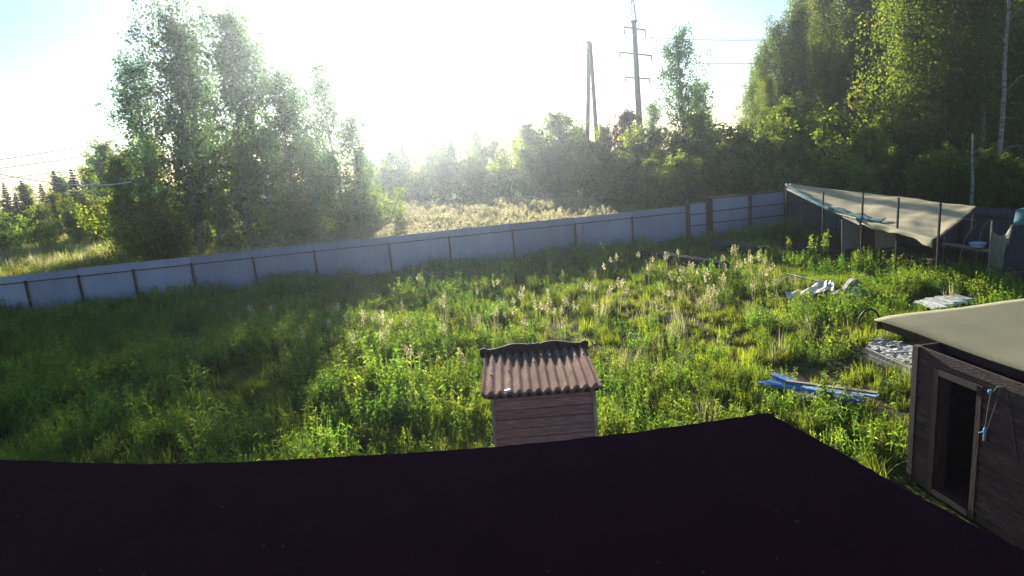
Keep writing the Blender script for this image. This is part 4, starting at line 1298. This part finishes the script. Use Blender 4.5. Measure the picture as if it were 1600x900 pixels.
# bare white trunks at the wood's edge
def bare_trunk(x0, y0, x1, y1, Y, r, label, limbs):
    top, low = PY(x0, y0, Y), PY(x1, y1, Y)
    k = (top.z + 0.2) / (top.z - low.z)
    foot = top + (low - top) * k
    t = thing('bare_birch', Vector((foot.x, foot.y, 0)), label, 'tree')
    n = 9
    pts = [lerp(foot, top, i / n) + Vector((0.035 * math.sin(i * 1.7), 0, 0)) * (0 < i) for i in range(n + 1)]
    MB().tube(pts, [r * (1 - 0.6 * i / n) for i in range(n + 1)], 9).build('trunk', MAT['bark_birch'], t, smooth=True)
    for s, dx, dz in limbs:
        p = lerp(foot, top, s)
        MB().tube([p, p + Vector((dx * 0.5, -0.2, dz * 0.7)), p + Vector((dx, -0.3, dz))], [r * .3, r * .2, 0.012], 5).build('limb', MAT['bark_birch'], t, smooth=True)
bare_trunk(1577, -20, 1562, 262, 38.5, 0.16, 'white birch trunk standing clear at the right edge', ((0.30, 0.9, 0.25), (0.45, 0.8, -0.2), (0.55, 1.3, 1.2), (0.75, -0.9, 0.8), (0.85, 0.9, 1.0)))
bare_trunk(1520, 210, 1519, 290, 35.0, 0.11, 'short broken pale trunk before the wood', ((0.8, 0.3, 0.3),))

# ------------------------------------------------------------------ weeds and grass: prototypes
def proto_grass(rng, n, h, spread, lean=0.5, wid=0.012, tb=(0.1, 0.8)):
    V, T = [], []
    for _ in range(n):
        a = rng.uniform(0, 6.283); r = spread * math.sqrt(rng.uniform(0, 1))
        p = np.array([math.cos(a) * r, math.sin(a) * r, -0.03])
        az = rng.uniform(0, 6.283); L_ = h * rng.uniform(0.45, 1.1); ln = lean * rng.uniform(0.2, 1.3)
        d = np.array([math.cos(az), math.sin(az), 0]); s = np.array([-d[1], d[0], 0])
        w = wid * rng.uniform(.7, 1.4)
        t = rng.uniform(*tb)
        pts = []
        for k in range(4):
            f = k / 3
            pts.append((p + d * ln * L_ * f ** 1.8 + np.array([0, 0, L_ * f * (1 - 0.35 * ln * f)]), w * (1 - f) ** 0.7 + 0.0012))
        for k in range(3):
            (q0, w0_), (q1, w1_) = pts[k], pts[k + 1]
            V.append([q0 - s * w0_, q0 + s * w0_, q1 + s * w1_, q1 - s * w1_]); T.append(t)
    return V, T
def proto_weed(rng, nst, h, spread, leaf=0.085, nl=17, tb=(0.1, 0.9)):
    """upright leafy stems, lance shaped leaves all the way up"""
    V, T = [], []
    for _ in range(nst):
        a = rng.uniform(0, 6.283); r = spread * math.sqrt(rng.uniform(0, 1))
        p = np.array([math.cos(a) * r, math.sin(a) * r, -0.03])
        hh = h * rng.uniform(0.6, 1.1)
        top = p + np.array([rng.normal(0, .10) * hh + math.cos(a) * r * 0.4, rng.normal(0, .10) * hh + math.sin(a) * r * 0.4, hh])
        s = np.array([1, 0, 0]) * 0.005
        V.append([p - s, p + s, top + s * .4, top - s * .4]); T.append(0.5)
        s = np.array([0, 1, 0]) * 0.005
        V.append([p - s, p + s, top + s * .4, top - s * .4]); T.append(0.5)
        bt = rng.uniform(*tb)
        for k in range(nl):
            f = 0.15 + 0.85 * (k + rng.uniform(0, 1)) / nl
            q = p + (top - p) * f
            az = k * 2.4 + rng.uniform(-.5, .5); el = rng.uniform(-0.9, 1.1)
            d = np.array([math.cos(az) * math.cos(el), math.sin(az) * math.cos(el), math.sin(el)])
            sd = unit(np.array([-math.sin(az), math.cos(az), 0]) + rng.normal(0, .5, 3)); sd = unit(sd - d * float(sd @ d))
            up = np.cross(d, sd) * -1
            L_ = leaf * rng.uniform(.6, 1.3) * (1.15 - 0.5 * f); w = L_ * rng.uniform(.13, .2)
            m = q + d * L_ * .45 ; e = q + d * L_ + np.array([0, 0, -0.25 * L_])
            t = float(np.clip(bt + rng.normal(0, .12) + 0.15 * (f - .5), 0, 1))
            V.append([q, m + sd * w + up * 0.2 * w, e, m - sd * w + up * 0.2 * w]); T.append(t)
    return V, T
def proto_seed(rng, nst, h, spread):
    """dry stalks; returns stalk quads and fluff quads"""
    V, T, V2, T2 = [], [], [], []
    for _ in range(nst):
        a = rng.uniform(0, 6.283); r = spread * math.sqrt(rng.uniform(0, 1))
        p = np.array([math.cos(a) * r, math.sin(a) * r, -0.03])
        hh = h * rng.uniform(.75, 1.1)
        top = p + np.array([rng.normal(0, .06) * hh, rng.normal(0, .06) * hh, hh])
        for s in (np.array([1, 0, 0]), np.array([0, 1, 0])):
            V.append([p - s * .005, p + s * .005, top + s * .003, top - s * .003]); T.append(rng.uniform(.2, .7))
        for k in range(46):
            f = rng.uniform(0, 1)
            ax = p + (top - p) * (0.78 + 0.24 * f)
            wv = 0.035 * math.sin(math.pi * (0.12 + 0.85 * f)) ** .8 * h / 1.1
            c = ax + rng.normal(0, 1, 3) * np.array([wv, wv, 0.012])
            V2.append(leaf_quads(rng, c[None, :], 0.028 * h / 1.1, 2.0, -1.0)[0]); T2.append(rng.uniform(0, 1))
        for k in range(4):
            f = rng.uniform(.1, .6); az = rng.uniform(0, 6.28)
            q = p + (top - p) * f; d = np.array([math.cos(az), math.sin(az), 0.4]); sd = np.array([-d[1], d[0], 0])
            V.append([q, q + d * .1 + sd * .012, q + d * .2 - np.array([0, 0, .05]), q + d * .1 - sd * .012]); T.append(rng.uniform(.1, .5))
    return V, T, V2, T2
def quads(name, V, T, mat):
    return quads_mesh(name, np.array(V, dtype=float), MAT[mat], np.array(T, dtype=float))

PROTO_COLS = {}
def proto_collection(key, meshes):
    c = bpy.data.collections.new(key)
    for i, me in enumerate(meshes):
        o = bpy.data.objects.new('%s_proto_%02d' % (key, i), me)
        c.objects.link(o)
    PROTO_COLS[key] = (c, len(meshes))
R2 = np.random.default_rng(55)
proto_collection('grass_tuft', [quads('grass_tuft', *proto_grass(R2, 70, hh, .20, .55, .008), 'grass') for hh in (.42, .5, .58, .66, .5)])
proto_collection('short_tuft', [quads('short_tuft', *proto_grass(R2, 60, hh, .22, .8, .007, (0.3, 1.0)), 'grass') for hh in (.18, .24, .30)])
proto_collection('weed_clump', [quads('weed_clump', *proto_weed(R2, 12, hh, .26, .11, 16), 'weed') for hh in (.5, .62, .75, .85)])
proto_collection('dry_stalk', [quads('dry_stalk', *proto_grass(R2, 26, hh, .22, .35, .006), 'straw') for hh in (.6, .8, 1.0)])
proto_collection('meadow_tuft', [quads('meadow_tuft', *proto_grass(R2, 60, hh, .42, .35, .018, (0.2, 1.0)), 'straw') for hh in (1.2, 1.45, 1.1)] + [quads('meadow_tuft', *proto_grass(R2, 55, hh, .42, .5, .016, (0.2, .9)), 'grass') for hh in (1.1, .9, 1.2)])
proto_collection('meadow_weed', [quads('meadow_weed', *proto_weed(R2, 16, hh, .45, .16, 15), 'weed') for hh in (1.0, 1.3)] + [quads('meadow_gold', *proto_weed(R2, 16, 1.2, .45, .16, 15), 'golden')])
def plume_mesh(hh, n):
    V, T, V2, T2 = proto_seed(R2, n, hh, .35)
    me = quads('plume', V + V2, T + T2, 'straw')
    me.materials.append(MAT['seed'])
    me.polygons.foreach_set('material_index', np.array([0] * len(V) + [1] * len(V2), dtype=np.int32))
    return me
proto_collection('plume_grass', [plume_mesh(1.5, 10), plume_mesh(1.7, 9), plume_mesh(1.3, 12)])

def scatter(name, key, pts, scale, label, cat, tilt=0.12):
    col, n = PROTO_COLS[key]
    N = len(pts)
    me = bpy.data.meshes.new(name)
    me.vertices.add(N)
    me.vertices.foreach_set('co', np.asarray(pts, dtype=np.float32).reshape(-1))
    rot = np.stack([R2.normal(0, tilt, N), R2.normal(0, tilt, N), R2.uniform(0, 6.283, N)], 1)
    for nm, ty, arr, fld in (('rot', 'FLOAT_VECTOR', rot, 'vector'), ('scl', 'FLOAT', scale, 'value'), ('idx', 'INT', R2.integers(0, n, N), 'value')):
        a = me.attributes.new(nm, ty, 'POINT')
        a.data.foreach_set(fld, np.asarray(arr, dtype=np.int32 if ty == 'INT' else np.float32).reshape(-1))
    o = bpy.data.objects.new(name, me)
    COL.objects.link(o)
    ng = bpy.data.node_groups.new(name, 'GeometryNodeTree')
    ng.interface.new_socket('Geometry', in_out='INPUT', socket_type='NodeSocketGeometry')
    ng.interface.new_socket('Geometry', in_out='OUTPUT', socket_type='NodeSocketGeometry')
    nd, lk = ng.nodes, ng.links
    gi, go = nd.new('NodeGroupInput'), nd.new('NodeGroupOutput')
    ip = nd.new('GeometryNodeInstanceOnPoints'); ci = nd.new('GeometryNodeCollectionInfo')
    ci.inputs['Collection'].default_value = col
    ci.inputs['Separate Children'].default_value = True
    ci.inputs['Reset Children'].default_value = True
    ip.inputs['Pick Instance'].default_value = True
    def attr(nm, ty):
        x = nd.new('GeometryNodeInputNamedAttribute'); x.data_type = ty; x.inputs['Name'].default_value = nm
        return x.outputs['Attribute']
    lk.new(gi.outputs[0], ip.inputs['Points']); lk.new(ci.outputs[0], ip.inputs['Instance'])
    lk.new(attr('idx', 'INT'), ip.inputs['Instance Index'])
    lk.new(attr('rot', 'FLOAT_VECTOR'), ip.inputs['Rotation'])
    lk.new(attr('scl', 'FLOAT'), ip.inputs['Scale'])
    lk.new(ip.outputs[0], go.inputs[0])
    md = o.modifiers.new('scatter', 'NODES'); md.node_group = ng
    return tag(o, label, cat, kind='stuff')

# value noise for patchiness
_ng = R2.uniform(0, 1, (64, 64))
def patch(x, y, sc):
    u, v = (x / sc) % 63, (y / sc) % 63
    i, j = u.astype(int), v.astype(int); a, b = u - i, v - j
    a, b = a * a * (3 - 2 * a), b * b * (3 - 2 * b)
    return (_ng[i, j] * (1 - a) + _ng[i + 1, j] * a) * (1 - b) + (_ng[i, j + 1] * (1 - a) + _ng[i + 1, j + 1] * a) * b

def yard_points(n, x0=-27, x1=20, y0=5.0, y1=36):
    x = R2.uniform(x0, x1, n); y = R2.uniform(y0, y1, n)
    # in front of the fence
    s = (x - FA.x) * FD.x + (y - FA.y) * FD.y
    d = (x - FA.x) * FN.x + (y - FA.y) * FN.y
    ok = d > 0.12
    # inside the side fence
    d2 = (x - SA.x) * SN.x + (y - SA.y) * SN.y
    ok &= d2 > 0.25
    def rect(a, b, c, d_):
        return (x > a) & (x < b) & (y > c) & (y < d_)
    ok &= ~rect(-0.62, 1.25, 9.2, 11.3)                   # hut
    ok &= ~((x > 5.5) & (y < 9.3) & (y > 4.5) & (x < 9.8)) & ~((x > 6.1) & (y < 10.1) & (y > 5.6) & (x < 9.8)) # shed and its doorstep
    ok &= ~((x > 13.6) & (y > 23.2) & (y < 34))            # under the shelter
    ok &= ~((x > P(1545, 440).x + 0.05) & (y > P(1545, 440).y - 0.95) & (y < P(1545, 440).y + 1.2))
    ok &= ~((x < 4.0) & (y < 5.4))
    # hollow above the blue planks
    hx, hy = P(1300, 580).x, P(1300, 580).y
    ok &= ~((((x - hx) / 1.7) ** 2 + ((y - hy) / 0.7) ** 2) < 1)
    # planks and slabs
    bx, by = P(1280, 608).x, P(1280, 608).y
    ok &= ~((((x - bx) / 1.2) ** 2 + ((y - by) / 0.30) ** 2) < 1)
    sx, sy = P(1412, 556).x, P(1412, 556).y
    ok &= ~((np.abs(x - sx) < 1.25) & (np.abs(y - sy) < 0.75))
    px_ = P(1300, 458); ok &= ~((np.abs(x - px_.x) < 1.7) & (np.abs(y - px_.y + 0.3) < 0.55))
    wx = P(1472, 474); ok &= ~((np.abs(x - wx.x) < 1.1) & (np.abs(y - wx.y) < 0.6))
    return x[ok], y[ok]
def gz(x, y):
    z = 0.10 * np.sin(x * 0.31 + 1.3) * np.sin(y * 0.27) + 0.05 * np.sin(x * 0.9 + y * 0.7)
    return z * np.where((y > 11) & (y < 90), 1.0, 0.15) - 0.04
def dry_zone(x, y):
    """thin brownish patch right of the hut"""
    c = P(1045, 495)
    return np.exp(-(((x - c.x) / 5.5) ** 2 + ((y - c.y) / 5.0) ** 2))
def leafy_zone(x, y):
    a, b, c = P(620, 590), P(380, 600), P(1400, 430)
    return np.clip(np.exp(-(((x - a.x) / 3.0) ** 2 + ((y - a.y) / 5.0) ** 2)) + np.where(x < a.x, 0.75, 0) + 0.8 * np.exp(-(((x - c.x) / 5) ** 2 + ((y - c.y) / 5) ** 2)), 0, 1)

x, y = yard_points(15000)
keep = R2.random(len(x)) < (1 - 0.95 * dry_zone(x, y)) * np.clip(1.9 * patch(x, y, 1.6) - 0.35, 0.04, 1) * (1 - 0.55 * leafy_zone(x, y))
x, y = x[keep], y[keep]
scatter('yard_grass', 'grass_tuft', np.stack([x, y, gz(x, y)], 1), R2.uniform(.55, 1.1, len(x)) * (0.7 + 0.5 * patch(x, y, 3.1)), 'long green grass growing all over the yard', 'grass')
x, y = yard_points(14000)
keep = R2.random(len(x)) < 0.35 + 0.25 * dry_zone(x, y) * (2 * patch(x, y, 1.1))
x, y = x[keep], y[keep]
scatter('short_grass', 'short_tuft', np.stack([x, y, gz(x, y)], 1), R2.uniform(.6, 1.2, len(x)), 'short yellowish grass covering the thin patches of the yard', 'grass')
x, y = yard_points(21000)
keep = R2.random(len(x)) < (0.38 + 0.70 * leafy_zone(x, y)) * (1 - 0.97 * dry_zone(x, y)) * np.clip(2.2 * patch(x + 9, y + 5, 1.7) - 0.35, 0.05, 1)
x, y = x[keep], y[keep]
scatter('yard_weeds', 'weed_clump', np.stack([x, y, gz(x, y)], 1), R2.uniform(.55, 1.15, len(x)) * (0.45 + 1.0 * patch(x, y, 2.2)) * np.where((x - FA.x) * FN.x + (y - FA.y) * FN.y < 3.0, 1.35, 1.0), 'leafy green weeds growing between the grass in the yard', 'weeds')
x, y = yard_points(5000, y0=9)
keep = R2.random(len(x)) < 0.04 + 0.20 * dry_zone(x, y) + 0.12 * (y > 26)
x, y = x[keep], y[keep]
scatter('dry_grass', 'dry_stalk', np.stack([x, y, gz(x, y)], 1), R2.uniform(.5, 1.1, len(x)), 'dry straw coloured stalks among the yard grass', 'grass')

# meadow beyond the fence
def meadow_points(n, x0, x1, y0, y1):
    x = R2.uniform(x0, x1, n); y = R2.uniform(y0, y1, n)
    d = (x - FA.x) * FN.x + (y - FA.y) * FN.y
    d2 = (x - SA.x) * SN.x + (y - SA.y) * SN.y
    ok = (d < -0.5) & ((d2 < -0.4) | (y > 37) | (x < SA.x))
    return x[ok], y[ok]
x, y = meadow_points(15000, -48, 34, 24, 72)
keep = R2.random(len(x)) < (0.35 + 0.7 * patch(x, y, 4.0)) * np.where(x > 8, 0.35, 1.0)
x, y = x[keep], y[keep]
scatter('meadow_grass', 'meadow_tuft', np.stack([x, y, gz(x, y)], 1), R2.uniform(.6, 1.15, len(x)), 'tall pale dry grass of the meadow behind the fence', 'grass')
x, y = meadow_points(9000, -48, 34, 24, 70)
keep = R2.random(len(x)) < np.where((x < -14) | (x > 7), 0.8, 0.3) * (0.3 + patch(x + 3, y, 3.0))
x, y = x[keep], y[keep]
scatter('meadow_weeds', 'meadow_weed', np.stack([x, y, gz(x, y)], 1), R2.uniform(.6, 1.1, len(x)), 'green and golden weeds of the meadow behind the fence', 'weeds')
x, y = meadow_points(4200, -16, 7, 35, 66)
keep = R2.random(len(x)) < 0.3 + 0.8 * patch(x, y + 4, 5.0)
x, y = x[keep], y[keep]
scatter('meadow_plumes', 'plume_grass', np.stack([x, y, gz(x, y)], 1), R2.uniform(.8, 1.25, len(x)), 'pale feathery plumes of reed grass in the sunlit meadow', 'grass')

# ------------------------------------------------------------------ single plants that stand out
SEEDM = []
for cnt, spread in ((1, 0.02), (2, 0.10), (3, 0.15), (2, 0.12)):
    stems = []
    for _ in range(cnt):
        v, t, v2, t2 = proto_seed(R2, 1, 1.15, spread)
        stems.append((quads('stalk', v, t, 'straw'), quads('seed_head', v2, t2, 'seed')))
    SEEDM.append(stems)
def seed_plant(x, y, s, label, group, var):
    t = bpy.data.objects.new('seed_stalk', None); COL.objects.link(t)
    t.location = (x, y, float(gz(np.array([x]), np.array([y]))[0])); t.scale = (s, s, s); t.rotation_euler = (TR.uniform(-.08, .08), TR.uniform(-.08, .08), TR.uniform(0, 6.28))
    tag(t, label, 'plant', group)
    for stalk, head in SEEDM[var]:
        o = bpy.data.objects.new('stalk', stalk); COL.objects.link(o); o.parent = t
        p = bpy.data.objects.new('seed_head', head); COL.objects.link(p); p.parent = o
G = 'pale seed heads along the edge of the fence shadow'
def seed_px(px, py, s, lab=None, var=None):
    q = P(px, py, 1.0 * s)
    seed_plant(q.x, q.y, s, lab or 'pale fluffy seed heads catching the light at the fence shadow edge', G, TR.randrange(4) if var is None else var)
SR = random.Random(21)
EXTRA = [(SR.uniform(420, 1210), 0, SR.uniform(.75, 1.15)) for _ in range(46)]
EXTRA = [(px, 505 - 0.105 * (px - 420) + SR.uniform(-38, 45) - (12 if px > 900 else 0), sc_) for px, _, sc_ in EXTRA]
for px, py, s in tuple(EXTRA) + ((570, 488, 1.0), (598, 492, 1.05), (604, 505, .9), (637, 498, .9), (690, 468, 1.0), (770, 482, 1.0), (792, 482, .9), (808, 480, 1), (836, 456, 1.15), (838, 470, 1.0), (855, 476, .9), (868, 480, .9), (884, 462, 1), (897, 470, .9), (930, 470, 1), (945, 412, 1.1), (950, 446, 1.0), (962, 440, 1.1), (975, 450, .9), (994, 395, 1.0), (1003, 442, 1.0), (1020, 398, 1), (1020, 458, .95), (1032, 440, 1.1), (1040, 395, 1.2), (1052, 430, 1.0), (1062, 388, 1.0), (1070, 420, 1.15), (1076, 412, 1), (1092, 420, .95), (1105, 420, 1.05), (1112, 425, 1), (1130, 400, 1), (1137, 408, 1.2), (1144, 385, 1.0), (1152, 412, .9), (1172, 390, 1.2), (1178, 398, 1.3), (1193, 402, 1.1), (716, 540, 1.05), (640, 545, 1), (652, 432, 1.0), (396, 482, 1.0), (520, 476, .95)):
    seed_px(px, py, s)

WEEDM = [quads('leaves', *proto_weed(R2, n, 1.0, sp, .15, nl), 'weed') for n, sp, nl in ((26, .42, 22), (34, .5, 20), (5, .10, 30), (20, .36, 24))]
def weed_px(px, py, h, label, group, var, w=1.0, name='leafy_weed'):
    q = P(px, py, 0.0)
    t = bpy.data.objects.new(name, None); COL.objects.link(t)
    t.location = (q.x, q.y, float(gz(np.array([q.x]), np.array([q.y]))[0])); t.scale = (h * w, h * w, h); t.rotation_euler = (0, 0, TR.uniform(0, 6.28))
    tag(t, label, 'weed', group)
    o = bpy.data.objects.new('leaves', WEEDM[var]); COL.objects.link(o); o.parent = t
G = 'leafy bushes in the sunlit yard left of the hut'
for px, py, h, v in ((556, 528, 1.0, 0), (590, 545, 1.1, 1), (630, 540, 1.0, 0), (665, 530, 1.05, 3), (700, 525, .95, 1), (735, 520, .9, 0), (570, 590, 1.15, 1), (605, 600, 1.2, 0), (645, 596, 1.15, 3), (690, 590, 1.1, 1), (715, 600, 1.0, 0), (560, 625, 1.0, 3), (595, 640, 1.0, 1), (640, 640, .95, 0), (685, 640, 1.0, 3), (720, 640, .95, 1), (548, 560, 1.1, 3), (770, 520, .85, 0), (810, 515, .8, 3)):
    weed_px(px, py + 22, h, 'bushy leafy weed in the sunlit patch left of the hut', G, v)
G = 'leafy bushes in the shade of the birches'
for px, py, h, v in ((345, 690, 1.1, 0), (385, 705, 1.0, 1), (325, 720, .95, 3), (420, 700, 1.0, 0), (460, 690, .9, 1), (370, 560, 1.0, 0), (330, 545, .95, 3), (400, 545, 1.0, 1), (300, 620, 1.0, 0), (250, 600, 1.0, 1), (440, 610, 1.0, 3), (480, 580, 1.0, 0), (200, 660, 1.0, 1), (150, 610, 1.0, 0), (100, 560, .95, 3), (230, 540, .95, 1), (60, 650, 1.0, 0), (500, 640, 1.0, 1), (270, 690, 1.0, 3), (120, 700, 1.0, 1)):
    weed_px(px, py, h, 'leafy weed bush in the shaded left part of the yard', G, v)
G = 'leafy bushes before the shelter'
for px, py, h, v in ((1350, 420, 1.0, 0), (1375, 425, 1.05, 1), (1400, 430, 1.0, 3), (1330, 425, .9, 0), (1425, 430, .95, 1), (1450, 435, .9, 0), (1310, 430, .85, 3), (1480, 435, .85, 1), (1280, 425, .8, 0), (1240, 415, .8, 1), (1390, 455, .9, 0), (1420, 465, .9, 3), (1370, 470, .8, 1)):
    weed_px(px, py, h, 'bright leafy bush before the tarpaulin shelter', G, v)
weed_px(1234, 405, 1.1, 'leftmost tall leafy stem before the dark corner by the gate', None, 2)
weed_px(1267, 406, 1.25, 'tall leafy stem left of the shelter, second from the gate', None, 2)
weed_px(1287, 404, 1.35, 'tallest leafy stem standing at the left shelter post', None, 2)
weed_px(1288, 634, 0.85, 'tall leafy weed in front of the blue planks, larger one', None, 2, 1.2)
weed_px(1316, 628, 0.72, 'tall leafy weed in front of the blue planks, right one', None, 2, 1.2)
weed_px(1372, 700, 0.7, 'broad leafy weed left of the shed foot', None, 3, 1.0)
weed_px(1005, 590, 0.6, 'dark green leafy weed right of the hut roof', None, 3, 1.0)

relabel('leafy bushes in the sunlit yard left of the hut', ('near row', 'middle row', 'far row'), 'bushy sunlit weed left of the hut, %s in the %s')
relabel('leafy bushes in the shade of the birches', ('near row', 'middle row', 'far row'), 'leafy weed bush in the shaded left yard, %s in the %s')
relabel('pale seed heads along the edge of the fence shadow', ('nearest row', 'near row', 'middle row', 'far row', 'farthest row'), 'pale fluffy seed stalk at the fence shadow edge, %s in the %s')
relabel('leafy bushes before the shelter', ('near row', 'far row'), 'bright leafy bush before the tarpaulin shelter, %s in the %s')

# ------------------------------------------------------------------ haze: a closed box of pale air, added for the veil of lens glare
HAZE_DENSITY = 0.0006
def build_haze():
    x0, x1, y0, y1, z0, z1 = -240, 240, -70, 270, -1.6, 34
    b = MB().box(((x0 + x1) / 2, (y0 + y1) / 2, (z0 + z1) / 2), (x1 - x0, y1 - y0, z1 - z0))
    m = bpy.data.materials.new('haze_air')
    m.use_nodes = True
    n, l = m.node_tree.nodes, m.node_tree.links
    n.clear()
    out = n.new('ShaderNodeOutputMaterial')
    v = n.new('ShaderNodeVolumePrincipled')
    v.inputs['Color'].default_value = (0.80, 0.89, 1.0, 1)
    v.inputs['Density'].default_value = HAZE_DENSITY
    v.inputs['Anisotropy'].default_value = 0.85
    l.new(v.outputs[0], out.inputs['Volume'])
    o = b.build('haze', m)
    tag(o, 'thin pale haze added for the veil of glare round the sun', 'haze', kind='stuff')
build_haze()
